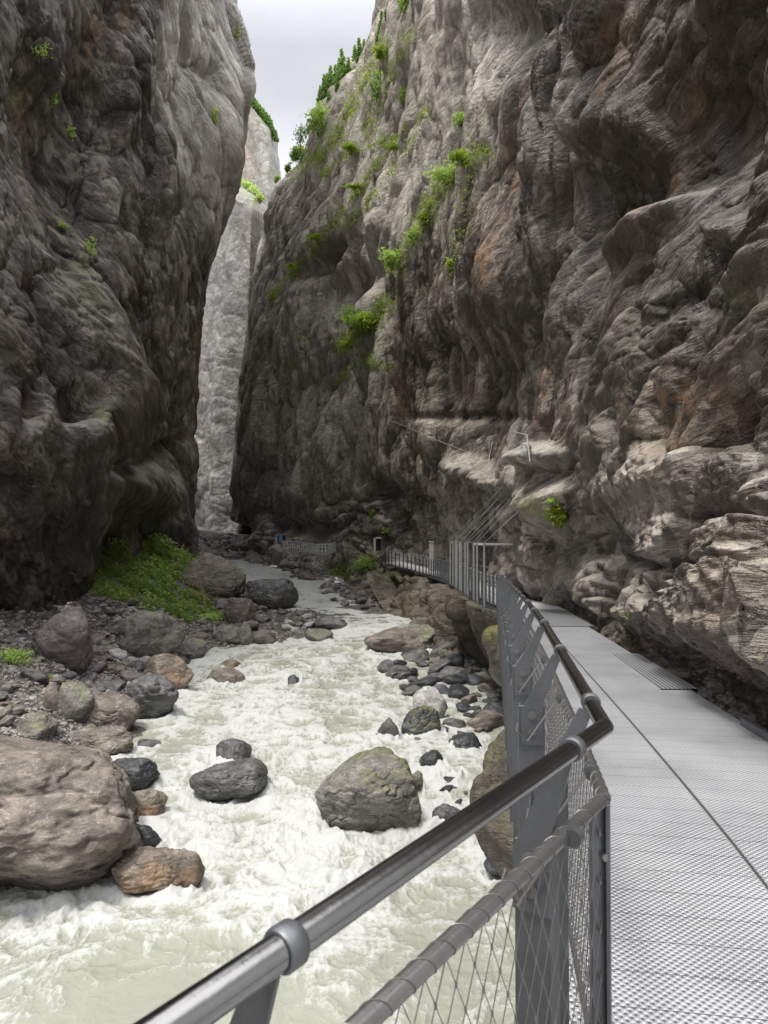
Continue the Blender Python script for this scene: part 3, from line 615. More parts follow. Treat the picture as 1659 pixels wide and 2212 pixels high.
def hero(name, label, cat, X0, X1, Y0, Y1, mat, seed, sub=5, sink=.22, deep=.85, group=None, **kw):
    """X0..X1, Y0..Y1: the span it fills; it stands where its lower edge meets ground or water"""
    cx = (X0+X1)/2; g = ground_at(cx, Y1-(Y1-Y0)*.06)
    D = g[1]; sx = (X1-X0)*K*D/F/2; full = (Y1-Y0)*K*D/F
    look = math.atan2(-g[2], D)              # seen from above: part of the height is the top face
    dy = sx*deep
    hz = max(.25*sx, (full-dy*2*math.sin(look)*.55)/(2*math.cos(look))/(1-sink*.5)*1.08)
    D2 = D+dy*.75
    zc = g[2]+hz*(1-sink*2)
    me = rock_mesh(name, seed, sub, (sx*1.13, dy*1.05, hz*1.06), **kw)
    o = link(name, me, M[mat]); Xc = (cx*K-384)/F*D2
    o.location = (Xc, D2, zc); tag(o, label, cat, group)
    HERO.append((Xc, D2, sx, dy)); return o
B = 'boulder'
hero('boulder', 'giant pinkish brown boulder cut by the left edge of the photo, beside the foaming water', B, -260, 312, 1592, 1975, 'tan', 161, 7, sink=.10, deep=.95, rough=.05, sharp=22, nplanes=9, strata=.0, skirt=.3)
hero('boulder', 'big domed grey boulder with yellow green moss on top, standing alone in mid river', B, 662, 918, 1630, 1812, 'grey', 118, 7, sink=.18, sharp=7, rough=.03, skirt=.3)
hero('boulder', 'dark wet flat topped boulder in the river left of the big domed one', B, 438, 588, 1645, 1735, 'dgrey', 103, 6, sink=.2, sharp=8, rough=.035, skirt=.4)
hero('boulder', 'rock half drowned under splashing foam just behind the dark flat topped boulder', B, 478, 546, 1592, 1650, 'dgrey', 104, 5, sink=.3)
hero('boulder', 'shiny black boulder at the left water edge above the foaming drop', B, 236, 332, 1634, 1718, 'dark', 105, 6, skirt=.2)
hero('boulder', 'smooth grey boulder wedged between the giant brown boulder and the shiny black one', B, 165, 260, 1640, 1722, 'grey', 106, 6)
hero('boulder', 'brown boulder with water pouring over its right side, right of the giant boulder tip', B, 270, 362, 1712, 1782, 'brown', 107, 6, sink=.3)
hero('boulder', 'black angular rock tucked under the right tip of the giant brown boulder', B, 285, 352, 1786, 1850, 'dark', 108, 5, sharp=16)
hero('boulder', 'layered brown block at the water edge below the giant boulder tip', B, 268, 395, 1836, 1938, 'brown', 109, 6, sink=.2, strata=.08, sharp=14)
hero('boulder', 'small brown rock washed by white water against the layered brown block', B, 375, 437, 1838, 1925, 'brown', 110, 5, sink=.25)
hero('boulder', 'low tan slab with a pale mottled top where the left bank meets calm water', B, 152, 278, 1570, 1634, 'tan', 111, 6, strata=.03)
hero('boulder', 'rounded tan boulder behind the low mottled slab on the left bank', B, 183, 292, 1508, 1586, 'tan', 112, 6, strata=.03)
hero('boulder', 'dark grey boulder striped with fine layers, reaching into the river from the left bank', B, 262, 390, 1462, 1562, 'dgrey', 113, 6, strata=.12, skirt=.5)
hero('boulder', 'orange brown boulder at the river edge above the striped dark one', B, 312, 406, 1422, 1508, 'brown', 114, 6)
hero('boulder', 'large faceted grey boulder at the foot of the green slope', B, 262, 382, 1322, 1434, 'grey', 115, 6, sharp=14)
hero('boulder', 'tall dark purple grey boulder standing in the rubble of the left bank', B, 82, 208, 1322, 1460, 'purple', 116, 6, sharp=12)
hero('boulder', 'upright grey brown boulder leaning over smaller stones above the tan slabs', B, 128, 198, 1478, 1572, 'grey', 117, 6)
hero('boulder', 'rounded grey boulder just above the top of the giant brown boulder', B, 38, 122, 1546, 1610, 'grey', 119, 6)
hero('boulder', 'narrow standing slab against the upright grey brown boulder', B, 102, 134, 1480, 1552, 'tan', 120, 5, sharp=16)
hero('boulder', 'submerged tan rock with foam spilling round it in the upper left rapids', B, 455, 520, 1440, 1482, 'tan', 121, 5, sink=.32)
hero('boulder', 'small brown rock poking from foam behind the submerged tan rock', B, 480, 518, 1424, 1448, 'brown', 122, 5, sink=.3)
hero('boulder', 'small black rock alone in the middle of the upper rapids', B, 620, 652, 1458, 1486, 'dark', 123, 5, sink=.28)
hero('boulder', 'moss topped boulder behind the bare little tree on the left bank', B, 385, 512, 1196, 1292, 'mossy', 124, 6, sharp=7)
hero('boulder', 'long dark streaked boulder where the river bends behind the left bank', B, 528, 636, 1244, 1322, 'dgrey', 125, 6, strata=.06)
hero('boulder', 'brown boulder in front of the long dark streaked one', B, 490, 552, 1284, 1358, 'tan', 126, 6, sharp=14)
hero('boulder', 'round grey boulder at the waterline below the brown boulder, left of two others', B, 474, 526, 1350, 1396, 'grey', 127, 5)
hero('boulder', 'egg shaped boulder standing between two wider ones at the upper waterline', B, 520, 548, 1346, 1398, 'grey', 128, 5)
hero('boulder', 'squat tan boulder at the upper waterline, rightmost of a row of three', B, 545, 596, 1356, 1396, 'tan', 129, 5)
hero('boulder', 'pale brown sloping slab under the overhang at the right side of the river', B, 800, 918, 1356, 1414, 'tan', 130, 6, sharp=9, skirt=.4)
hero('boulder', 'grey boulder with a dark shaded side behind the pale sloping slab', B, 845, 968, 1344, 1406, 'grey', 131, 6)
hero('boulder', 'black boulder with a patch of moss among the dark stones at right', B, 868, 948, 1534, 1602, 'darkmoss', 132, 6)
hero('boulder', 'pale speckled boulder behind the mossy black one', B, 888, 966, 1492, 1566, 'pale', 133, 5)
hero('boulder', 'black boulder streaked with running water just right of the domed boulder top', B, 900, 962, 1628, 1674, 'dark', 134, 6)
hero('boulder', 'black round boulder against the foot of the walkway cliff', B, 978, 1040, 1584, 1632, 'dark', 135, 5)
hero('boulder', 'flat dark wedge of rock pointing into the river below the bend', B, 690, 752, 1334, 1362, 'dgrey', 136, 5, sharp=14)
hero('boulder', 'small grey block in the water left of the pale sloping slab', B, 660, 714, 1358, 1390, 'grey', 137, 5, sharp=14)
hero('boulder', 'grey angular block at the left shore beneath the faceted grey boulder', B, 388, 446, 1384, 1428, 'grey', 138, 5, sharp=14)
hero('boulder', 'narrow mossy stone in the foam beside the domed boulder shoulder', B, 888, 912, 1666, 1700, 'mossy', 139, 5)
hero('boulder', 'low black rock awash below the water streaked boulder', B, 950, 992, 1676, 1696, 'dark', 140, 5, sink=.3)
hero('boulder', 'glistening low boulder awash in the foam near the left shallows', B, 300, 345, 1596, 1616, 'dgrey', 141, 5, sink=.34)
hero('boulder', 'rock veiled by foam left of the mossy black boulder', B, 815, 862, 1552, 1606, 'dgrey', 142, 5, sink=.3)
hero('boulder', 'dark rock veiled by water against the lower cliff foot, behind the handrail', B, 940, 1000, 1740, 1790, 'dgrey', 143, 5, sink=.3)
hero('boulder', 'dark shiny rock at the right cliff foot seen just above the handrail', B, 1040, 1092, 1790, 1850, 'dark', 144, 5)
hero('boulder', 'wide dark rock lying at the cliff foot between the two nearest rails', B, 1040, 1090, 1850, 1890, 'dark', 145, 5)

# medium stones: shared shapes, one object each
VAR = {}
def variants(key, mat, n, **kw):
    VAR[key] = [rock_mesh('stone', 500+hash(key) % 7*31+i, 4, (1, .9, .72), **kw) for i in range(n)]
    for me in VAR[key]: me.materials.append(M[mat])
for i, (key, mat) in enumerate([('grey', 'grey'), ('tan', 'tan'), ('dgrey', 'dgrey'), ('dark', 'dark'), ('pale', 'pale'), ('purple', 'purple')]):
    VAR[key] = [rock_mesh('stone', 500+i*31+j, 4, (1, .9, .72), sharp=(12, 22, 34)[j % 3], rough=.06, strata=(.05 if j % 2 else 0), skirt=.15) for j in range(4)]
    for me in VAR[key]: me.materials.append(M[mat])
def inside(poly, x, y):
    c = False; n = len(poly)
    for i in range(n):
        x1, y1 = poly[i]; x2, y2 = poly[(i+1) % n]
        if (y1 > y) != (y2 > y) and x < (x2-x1)*(y-y1)/(y2-y1)+x1: c = not c
    return c
STONES = []
def stones(poly, count, wr, mix, label, group, name='stone', shallow=False, flat=(.55, .85)):
    xs = [p[0] for p in poly]; yy = [p[1] for p in poly]; k = 0; tries = 0
    while k < count and tries < count*40:
        tries += 1
        X = random.uniform(min(xs), max(xs)); Y = random.uniform(min(yy), max(yy))
        if not inside(poly, X, Y): continue
        g = ground_at(X, Y); w = random.uniform(*wr)
        if random.random() < .3: w *= 1.5
        r = w*K*g[1]/F/2*(1.0)
        if any(abs(g[0]-h[0]) < h[2]*.85+r*.5 and abs(g[1]-h[1]) < h[3]*.9+r*.5 for h in HERO): continue
        if any(math.hypot(g[0]-q[0], g[1]-q[1]) < (r+q[2])*.6 for q in STONES): continue
        STONES.append((g[0], g[1], r))
        key = random.choice(mix); me = random.choice(VAR[key])
        o = bpy.data.objects.new(name, me); C.objects.link(o)
        fz = random.uniform(*flat); o.scale = (r, r*random.uniform(.75, 1.1), r*fz)
        z0 = max(g[2], zw(g[1])) if shallow else g[2]
        o.location = (g[0], g[1], z0+r*fz*.30)
        o.rotation_euler = (random.uniform(-.35, .35), random.uniform(-.35, .35), random.uniform(0, 6.28))
        tag(o, label, 'stone', group); k += 1
stones([(0, 1470), (120, 1470), (210, 1440), (300, 1440), (320, 1470), (280, 1520), (190, 1600), (140, 1620), (0, 1590)], 52, (20, 48), ['grey', 'tan', 'dgrey', 'purple', 'grey'], 'grey or brown river stone lying in the rubble just above the giant brown boulder', 'loose stones of the left bank')
stones([(200, 1390), (260, 1400), (400, 1390), (400, 1440), (310, 1450), (290, 1480), (200, 1450)], 28, (15, 34), ['grey', 'tan', 'pale', 'dgrey'], 'smooth stone packed between the faceted boulder and the orange brown one', 'stones between the large left bank boulders')
stones([(400, 1330), (480, 1300), (560, 1290), (640, 1310), (700, 1345), (640, 1380), (450, 1400), (400, 1400), (380, 1360)], 50, (14, 34), ['grey', 'tan', 'tan', 'dgrey', 'pale'], 'rounded stone on the gravel spit at the inside of the river bend', 'stones of the gravel spit')
stones([(0, 1300), (190, 1290), (330, 1310), (270, 1370), (210, 1400), (90, 1420), (0, 1430)], 42, (18, 46), ['purple', 'purple', 'tan', 'dgrey'], 'broken purplish slab in the scree below the dark left overhang', 'broken slabs of the scree', flat=(.3, .6))
stones([(560, 1216), (640, 1216), (740, 1240), (830, 1280), (820, 1310), (760, 1316), (690, 1285), (620, 1240)], 40, (11, 28), ['grey', 'tan', 'dgrey', 'pale'], 'stone on the far gravel bar across the river bend', 'stones of the far gravel bar')
stones([(840, 1430), (930, 1405), (1050, 1420), (1080, 1450), (1085, 1560), (1040, 1600), (960, 1590), (950, 1510), (880, 1500), (830, 1460)], 64, (22, 62), ['dark', 'dark', 'dgrey', 'dgrey', 'tan'], 'wet black stone in the shallows beneath the walkway', 'wet stones in the right shallows', shallow=True)
stones([(890, 1600), (1030, 1600), (1030, 1660), (1000, 1760), (960, 1720), (900, 1640)], 12, (12, 28), ['dark', 'dgrey', 'tan'], 'wet stone breaking the foam between the domed boulder and the cliff', 'wet stones beside the domed boulder', shallow=True)
stones([(690, 1262), (760, 1268), (830, 1300), (870, 1330), (800, 1325), (700, 1290)], 12, (9, 20), ['dark', 'dgrey', 'dgrey'], 'dark wet stone awash where the far gravel bar meets the rapids', 'wet stones at the far gravel bar', shallow=True)
# gravel nobody could count: one object
gv, gf, ga = [], [], []
V3, F3 = ICO[3]; V3 = V3[:42] if False else V3
def small_ico():
    bm = bmesh.new(); bmesh.ops.create_icosphere(bm, subdivisions=2, radius=1)
    V = np.array([v.co[:] for v in bm.verts]); Fs = np.array([[v.index for v in f.verts] for f in bm.faces]); bm.free(); return V, Fs
V2, F2 = small_ico(); base = 0
for poly, cnt, wr in [([(0, 1290), (330, 1300), (420, 1380), (400, 1440), (320, 1470), (280, 1540), (180, 1620), (0, 1600)], 3600, (3.5, 12)), ([(370, 1320), (560, 1280), (640, 1300), (720, 1350), (600, 1390), (420, 1405)], 1500, (3, 9)),
                      ([(420, 1195), (490, 1200), (560, 1212), (700, 1215), (830, 1280), (820, 1312), (690, 1282), (560, 1222), (470, 1215)], 1500, (2.5, 8)), ([(180, 1280), (260, 1150), (330, 1200), (260, 1300)], 900, (2, 6)), ([(412, 1158), (505, 1160), (540, 1218), (430, 1205)], 900, (4, 15))]:
    k = 0
    while k < cnt:
        X = random.uniform(min(p[0] for p in poly), max(p[0] for p in poly)); Y = random.uniform(min(p[1] for p in poly), max(p[1] for p in poly))
        if not inside(poly, X, Y): continue
        k += 1; 
        gv.append((X, Y, random.uniform(*wr)*(1 if random.random() < .8 else 1.5)))
gx = np.array(gv); 
def ground_many(X, Y):
    d = UP(X, Y, np.ones(len(X))); ts = np.geomspace(8, 175, 300)
    out = np.zeros((len(X), 3)); done = np.zeros(len(X), bool)
    for t in ts:
        q = d*t; m = (~done) & (q[:, 2] < np.maximum(terrain(q[:, 0], q[:, 1]), zw(q[:, 1])-.05))
        out[m] = q[m]; done |= m
    return out, done
gq, gd = ground_many(gx[:, 0], gx[:, 1]); gq[:, 2] = tz(gq[:, 0], gq[:, 1])
VV, FF, LL = [], [], []
for (p, w, ok) in zip(gq, gx[:, 2], gd):
    if not ok: continue
    r = w*K*p[1]/F/2; sc = np.array([random.uniform(.7, 1.4), random.uniform(.6, 1.2), random.uniform(.35, .8)])*r
    a = random.uniform(0, 6.28); R = np.array(Matrix.Rotation(a, 3, 'Z') @ Matrix.Rotation(random.uniform(-.7, .7), 3, 'X'))
    jit = 1+.28*np.sin(V2@np.random.default_rng(base % 97).normal(size=(3, 1))*3.1+base)
    VV.append(((V2*jit)*sc)@R.T+p+np.array([0, 0, r*.15])); FF.append(F2+base); base += len(V2); LL.append(np.full(len(V2), random.random()))
def gravel_mat():
    s = N('gravel_stone'); co = s.n('ShaderNodeTexCoord').outputs['Object']; r = s.attr('rnd'); n = s.noise(co, 9, 6, .65)
    c = s.mix(r, (.11, .098, .088), (.40, .365, .33)); c = s.mix(s.ramp(n, .35, .7), c, (.16, .145, .13))
    return s.done(s.bsdf(c, .7, n, strength=.7, dist=.04))
M['gravel'] = gravel_mat()
tag(link('gravel', npmesh('gravel', np.concatenate(VV), np.concatenate(FF), dict(rnd=np.concatenate(LL)), smooth=False), M['gravel']), 'mixed grey and brown gravel covering the river banks', 'gravel', kind='stuff')

# ------------------------------------------------------------------ river
ys = np.geomspace(5.5, 210, 1000); us = np.linspace(-1, 1, 760)
Yr, Ur = np.meshgrid(ys, us, indexing='ij')
cen = np.interp(Yr, [5, 14, 40, 60, 100, 200], [-2, -2, -1, -3, -14, -32]); hw = np.interp(Yr, [5, 14, 40, 60, 100, 200], [10.5, 10.5, 12, 11, 14, 12])
Xr = cen+Ur*hw
Pw = np.stack([Xr, Yr, 0*Xr], -1).astype(np.float32)
px = Yr/720.0
wp = np.stack([pn(Pw/2.3, 1), pn(Pw/2.3, 2), 0*Xr], -1)*.9+np.stack([pn(Pw/.7, 3), pn(Pw/.7, 4), 0*Xr], -1)*.28
Q = Pw+wp
depth = zw(Yr)-terrain(Xr, Yr)
calm = np.zeros_like(Xr)
Xs, Ysk = PROJ(np.stack([Xr, Yr, zw(Yr)], -1)); GG = np.stack([Xs, Ysk], -1)
rough = .75+0*Xr
rough -= blob(GG, [(0, 2180, 420, 260, .60), (500, 2330, 600, 230, .45), (980, 2080, 180, 180, .45), (300, 1600, 90, 50, .45), (960, 1415, 130, 30, .35), (1010, 1520, 70, 110, .3), (700, 1400, 150, 20, .2)])
rough += blob(GG, [(560, 1760, 190, 90, .35), (650, 1560, 330, 80, .15), (800, 1480, 100, 40, .1), (420, 1850, 80, 120, .3), (640, 1900, 200, 70, .2), (960, 1720, 60, 80, .3)])
rough += .55*fbm(np.stack([Xr/2.2, Yr/5.5, 0*Xr], -1)+.3*pn(Pw/1.5, 41)[..., None], 3, 40)
wake = 0*Xr; collar = 0*Xr
for (hx, hy, sx, sy) in HERO:
    if sx < .12: continue
    e = np.sqrt(((Xr-hx)/(sx+.02))**2+((Yr-hy)/(sy+.02))**2)+.45*pn(Pw/.8, 31)
    m = e < 3.5
    if not m.any(): continue
    collar += np.where(m, np.exp(-((e-1.08)/.22)**2), 0)
    dx = np.abs(Xr-hx)/sx; dn = (hy-Yr)/sy
    wake += np.where((dn > -1) & (dn < 5) & (dx < 1.8), np.exp(-((dx-.9)/.45)**2)*np.exp(-np.maximum(dn, 0)/2.2), 0)
rough = np.clip(rough+.25*np.clip(collar, 0, 1)+.3*np.clip(wake, 0, 1), .06, 1.25)
h = 0; foam = 0; fw = 0
for lam, A, ax in ((4.2, .36, 1.4), (2.1, .30, 1.4), (1.05, .20, 1.3), (.52, .12, 1.2), (.26, .066, 1.1), (.13, .032, 1.0), (.065, .014, 1.0)):
    n = pn(np.stack([Q[..., 0]/lam/ax, Q[..., 1]/lam*.9, 0*Xr+lam*7], -1), 10)
    fade = sst(1.5, 4, lam/px)
    rg = (1-np.abs(n)*2.4)
    if lam > 1.5: h = h+A*fade*n*1.3
    else: h = h+A*fade*(rg-.5)
    fw = fw+fade*{4.2: .5, 2.1: .7, 1.05: 1, .52: 1, .26: .9, .13: .7, .065: .5}[lam]*(.5 if lam > 1.5 else 1.0)
    foam = foam+fade*rg*(.5 if lam > 1.5 else 1.0)*{4.2: .5, 2.1: .7, 1.05: 1, .52: 1, .26: .9, .13: .7, .065: .5}[lam]
foam = foam/fw*1.0+.04*sst(25, 45, Yr)+.26*sst(45, 75, Yr)
h = h*rough*(.45+.55*sst(0, .5, depth))
h += .10*np.clip(collar, 0, 1)*rough
fm = np.clip((foam-.46)*2.6+(rough-.72)*1.1+(.15+.6*fbm(Pw/.5, 2, 33))*np.clip(collar, 0, 1)+.28*np.clip(wake, 0, 1)+.30*h, 0, 1)
Zr = zw(Yr)+h
me = npmesh('river_water', np.stack([Xr, Yr, Zr], -1).reshape(-1, 3), gridfaces(*Yr.shape)[:, ::-1], dict(foam=fm, calm=1-np.clip(rough, 0, 1)))
def water_mat():
    s = N('glacial_water'); co = s.n('ShaderNodeTexCoord').outputs['Object']; f = s.attr('foam')
    w = s.n('ShaderNodeVectorMath', operation='ADD'); s.l(co, w.inputs[0])
    nz = s.n('ShaderNodeTexNoise'); s.l(co, nz.inputs['Vector']); nz.inputs['Scale'].default_value = 2.0; nz.inputs['Detail'].default_value = 4
    sc = s.n('ShaderNodeVectorMath', operation='SCALE'); s.l(nz.outputs['Color'], sc.inputs[0]); sc.inputs['Scale'].default_value = .55; s.l(sc.outputs[0], w.inputs[1])
    wv = s.mapping(w.outputs[0], (1, .75, 1))
    n1 = s.noise(wv, 3.2, 8, .66); n2 = s.noise(wv, 13, 6, .7); n3 = s.noise(wv, 45, 3, .6)
    r1 = s.ramp(s.math('ABSOLUTE', s.math('SUBTRACT', n1, .5)), .07, 0.0)
    r2 = s.ramp(s.math('ABSOLUTE', s.math('SUBTRACT', n2, .5)), .08, 0.0)
    thr = s.math('ADD', s.math('MULTIPLY', f, 1.15), s.math('ADD', s.math('MULTIPLY', r1, .28), s.math('ADD', s.math('MULTIPLY', r2, .22), s.math('MULTIPLY', s.math('SUBTRACT', n2, .5), .9))))
    ff = s.ramp(thr, .40, 1.32)
    milky = s.mix(s.noise(co, .35, 4), (.24, .25, .20), (.35, .355, .30))
    milky = s.mix(s.math('MULTIPLY', n2, .35), milky, (.22, .225, .17))
    col = s.mix(ff, milky, (.455, .46, .44))
    r = s.math('ADD', .16, s.math('MULTIPLY', ff, .5))
    bump = s.math('ADD', s.math('MULTIPLY', n1, .7), s.math('ADD', s.math('MULTIPLY', n2, .42), s.math('MULTIPLY', n3, .14)))
    b = s.bsdf(col, r, bump, spec=.5, strength=.75, dist=.065)
    b.inputs['IOR'].default_value = 1.33
    return s.done(b)
M['water'] = water_mat()
tag(link('river_water', me, M['water']), kind='structure')

# ------------------------------------------------------------------ walkway deck
def deck_mat(fine=True):
    s = N('perforated_deck'); uv = s.n('ShaderNodeUVMap').outputs[0]; sep = s.n('ShaderNodeSeparateXYZ'); s.l(uv, sep.inputs[0])
    u, v = sep.outputs[0], sep.outputs[1]     # metres: u across, v along
    def lattice(pu, pv, ou, ov, r0, r1):
        a = s.math('SUBTRACT', s.math('FRACT', s.math('ADD', s.math('DIVIDE', u, pu), ou)), .5)
        b = s.math('SUBTRACT', s.math('FRACT', s.math('ADD', s.math('DIVIDE', v, pv), ov)), .5)
        a = s.math('MULTIPLY', a, pu); b = s.math('MULTIPLY', b, pv)
        d = s.math('SQRT', s.math('ADD', s.math('MULTIPLY', a, a), s.math('MULTIPLY', b, b)))
        return s.ramp(d, r1, r0)
    hole = s.math('MAXIMUM', lattice(.034, .034, 0, 0, .0052, .0075), lattice(.034, .034, .5, .5, .0052, .0075))
    nub = s.math('MAXIMUM', lattice(.034, .034, .5, 0, .001, .0065), lattice(.034, .034, 0, .5, .001, .0065))
    jv = s.math('ABSOLUTE', s.math('SUBTRACT', s.math('FRACT', s.math('DIVIDE', v, .21)), .5))
    joint = s.ramp(jv, .486, .494)
    ju = s.math('ABSOLUTE', s.math('SUBTRACT', u, .96)); seam = s.ramp(ju, .012, .006)
    seamh = s.ramp(ju, .03, .012)
    co = s.n('ShaderNodeTexCoord').outputs['Object']; n = s.noise(co, 1.1, 5); n2 = s.noise(co, 60, 3)
    col = s.mix(s.ramp(n, .35, .65), (.34, .345, .355), (.48, .48, .49))
    col = s.mix(s.math('MULTIPLY', n2, .4), col, (.30, .30, .31))
    col = s.mix(s.math('MULTIPLY', nub, .7), col, (.80, .80, .80)); col = s.mix(s.math('MULTIPLY', hole, .78), col, (.05, .055, .07))
    col = s.mix(s.math('MULTIPLY', s.ramp(s.noise(co, 2.3, 6, .7), .55, .75), .35), col, (.22, .20, .17))
    col = s.mix(s.math('MULTIPLY', seamh, .5), col, (.30, .30, .30)); col = s.mix(s.math('MAXIMUM', joint, seam), col, (.07, .07, .075))
    hgt = s.math('SUBTRACT', nub, s.math('MULTIPLY', s.math('MAXIMUM', hole, s.math('MAXIMUM', joint, seam)), 1.0))
    return s.done(s.bsdf(col, .40, hgt, metal=.45, strength=.8, dist=.004))
M['deck'] = deck_mat()
def strip(name, Ls, Rs, mat, kind='structure', uvw=None, thick=.10):
    """deck sheet between two edge polylines (lists of 3D points) with a skirt"""
    n = len(Ls); V = []; 
    for a, b in zip(Ls, Rs): V += [a, b, (a[0], a[1], a[2]-thick), (b[0], b[1], b[2]-thick)]
    Fs = []
    for i in range(n-1):
        k = i*4; Fs += [(k, k+1, k+5, k+4), (k+2, k, k+4, k+6), (k+1, k+3, k+7, k+5), (k+3, k+2, k+6, k+7)]
    me = bpy.data.meshes.new(name); me.from_pydata([tuple(map(float, v)) for v in V], [], Fs)
    uvl = me.uv_layers.new(name='UVMap'); L = [0]
    for i in range(1, n): L.append(L[-1]+math.dist(Ls[i], Ls[i-1]))
    for p in me.polygons:
        for li in p.loop_indices:
            vi = me.loops[li].vertex_index; i, k = divmod(vi, 4); w = math.dist(Ls[i], Rs[i]); uvl.data[li].uv = (w if k in (1, 3) else 0, L[i])
    o = link(name, me, mat)
    if kind: tag(o, kind=kind)
    return o
near = np.array([.56-.11, 1.90]); 
dl = np.linspace(1.9, 24.5, 24); Ls = [(float(NEARL(d))-.02, float(d), float(rail_z(d))-DECK) for d in dl]
nx, ny = .9887, -.150
# behind the corner the deck follows the rail that turns back past the camera
Ls = [(-2.4, -2.2, -1.6), (-1.05, -.35, -1.6), (.52, 1.84, -1.6)]+Ls[1:]
Rs = [(3.2, -2.2, -1.6), (2.95, -.35, -1.6), (.52+1.95, 1.72, -1.6)]+[(L[0]+1.95, L[1]-.25, float(rail_z(L[1]-.25))-DECK) for L in Ls[3:]]
# uv: constant width frame for the straight part -> rebuild across coordinate from the left edge
o_deck = strip('walkway_deck', Ls, Rs, M['deck'])
uvl = o_deck.data.uv_layers[0]
dirv = np.array([.152, 1.0]); dirv /= np.linalg.norm(dirv); perp = np.array([dirv[1], -dirv[0]]); og = np.array([.26, 0.0])
for p in o_deck.data.polygons:
    for li in p.loop_indices:
        q = np.array(o_deck.data.vertices[o_deck.data.loops[li].vertex_index].co[:2])-og; uvl.data[li].uv = (float(q@perp), float(q@dirv))
# grating strips laid along the rock side
def grating_mat():
    s = N('bar_grating'); uv = s.n('ShaderNodeUVMap').outputs[0]; sep = s.n('ShaderNodeSeparateXYZ'); s.l(uv, sep.inputs[0])
    a = s.math('ABSOLUTE', s.math('SUBTRACT', s.math('FRACT', s.math('DIVIDE', sep.outputs[0], .05)), .5)); bar = s.ramp(a, .2, .28)
    col = s.mix(bar, (.10, .10, .105), (.42, .43, .44)); return s.done(s.bsdf(col, .45, bar, metal=.5, strength=.8, dist=.01))
M['grating'] = grating_mat()
def along(d, off, up=0): return (float(NEARL(d))+off, float(d), float(rail_z(d))-DECK+up)
for (d0, d1, o0, o1, lab) in ((8.2, 11.6, 1.62, 2.06, 'narrow grey bar grating filling the gap beside the rock, nearer to the camera'), (17.0, 23.5, 1.05, 2.1, 'wide grey bar grating panel at the far end of the near deck')):
    ds = np.linspace(d0, d1, 6)
    g_ = strip('grating_panel', [along(d, o0, .012) for d in ds], [along(d, o1, .012) for d in ds], M['grating'], kind=None, thick=.03); tag(g_, lab, 'grating')
# steel channel along the rock at the right edge
mb = MB(); P0 = np.array(along(6.4, 1.94, .02)); P1 = np.array(along(4.4, 1.98, .02)); dd = (P1-P0)/2
mb.box((P0+P1)/2, dd, (.03, 0, 0), (0, 0, .05)); tag(mb.build('kerb_channel', M['galv'], bevel=.006), 'steel kerb channel bolted along the deck edge under the rock at right', 'kerb')

# ------------------------------------------------------------------ near railing
rl = empty('safety_railing', (0.45, 1.9, -1.6)); tag(rl, 'near stainless and galvanised railing with wire net, cut off by the bottom of the photo', 'railing')
OFF = Vector(rl.location)
def adopt(o):
    o.parent = rl; o.matrix_parent_inverse = Matrix.Translation(-OFF); return o
Cn = np.array([.56, 1.84, -.5]); A0 = np.array([-1.48, -1.06, -.5])
def hr(d): return np.array([float(NEARL(d))+.02, float(d), float(rail_z(d))])
far_pts = [hr(d) for d in np.linspace(2.4, 29.2, 34)]
mb = MB(); mb.tube([A0, A0*.5+Cn*.5, Cn], .0215, 24); mb.tube([Cn]+far_pts, .0215, 24)
V, Fs = ICO[4]; mb.add(V*.0219+Cn, Fs.tolist())
adopt(mb.build('handrail', M['steel'], smooth=True))
# mid rail
mC = np.array([.575, 1.90, -.70]); mA = mC+(A0-Cn)
def mr(d): return np.array([float(NEARL(d))+.035, float(d), float(rail_z(d))-.21])
mb = MB(); mb.tube([mA, mA*.5+mC*.5, mC], .0175, 20); mb.tube([mC]+[mr(d) for d in np.linspace(2.4, 29.2, 34)], .0175, 20); mb.add(V*.0179+mC, Fs.tolist())
adopt(mb.build('mid_rail', M['midr'], smooth=True))
# lacing wire wound round the mid rail
mb = MB(); hx = []
def lacing(p0, p1, step):
    L = np.linalg.norm(p1-p0); t = (p1-p0)/L; u = np.cross(t, (0, 0, 1)); u /= np.linalg.norm(u); w = np.cross(t, u); k = int(L/step)*14
    for i in range(k+1):
        ph = (i % 14)/14; adv = (i//14)+(.75*ph if ph < .5 else .375+(ph-.5)*1.25)
        hx.append(p0+t*min(adv*step, L)+.0184*(math.cos(2*math.pi*ph)*u+math.sin(2*math.pi*ph)*w))
lacing(mA, mC, .062); prev = mC
for d in np.linspace(2.4, 8, 9): lacing(prev, mr(d), .062); prev = mr(d)
mb.tube(hx, .0010, 5)
adopt(mb.build('lacing_wire', M['wire'], smooth=True))
# wire rope net
mb = MB()
def rope(pts_, r=.0013, n=4): mb.tube(pts_, r, n, cap=False)
def net(p0, p1, top, bot, cell=.062, hc=.105, r=.0013, knots=True):
    """diamond net between p0 and p1 (xy), hanging from z=top to z=bot (functions of t)"""
    L = math.dist(p0[:2], p1[:2]); nx_ = max(1, int(L/cell)); rows = max(1, int((top(0)-bot(0))/hc))
    def pt(i, j):
        i2 = min(max(i, 0), nx_); t = i2/nx_; a, b = top(t), bot(t); f = j/rows
        return (p0[0]+(p1[0]-p0[0])*t, p0[1]+(p1[1]-p0[1])*t, a+(b-a)*f)
    for j in range(rows):
        for i in range(nx_+1):
            if (i+j) % 2 == 0:
                a = pt(i, j)
                for q in (-1, 1):
                    if 0 <= i+q <= nx_:
                        b = pt(i+q, j+1); rope([a, b], r, 4)
                if knots: mb.box(a, (r*2, 0, 0), (0, r*2, 0), (0, 0, r*4.2))
net(mC, mA, lambda t: -.72, lambda t: -1.58, cell=.034, hc=.058, r=.0012)
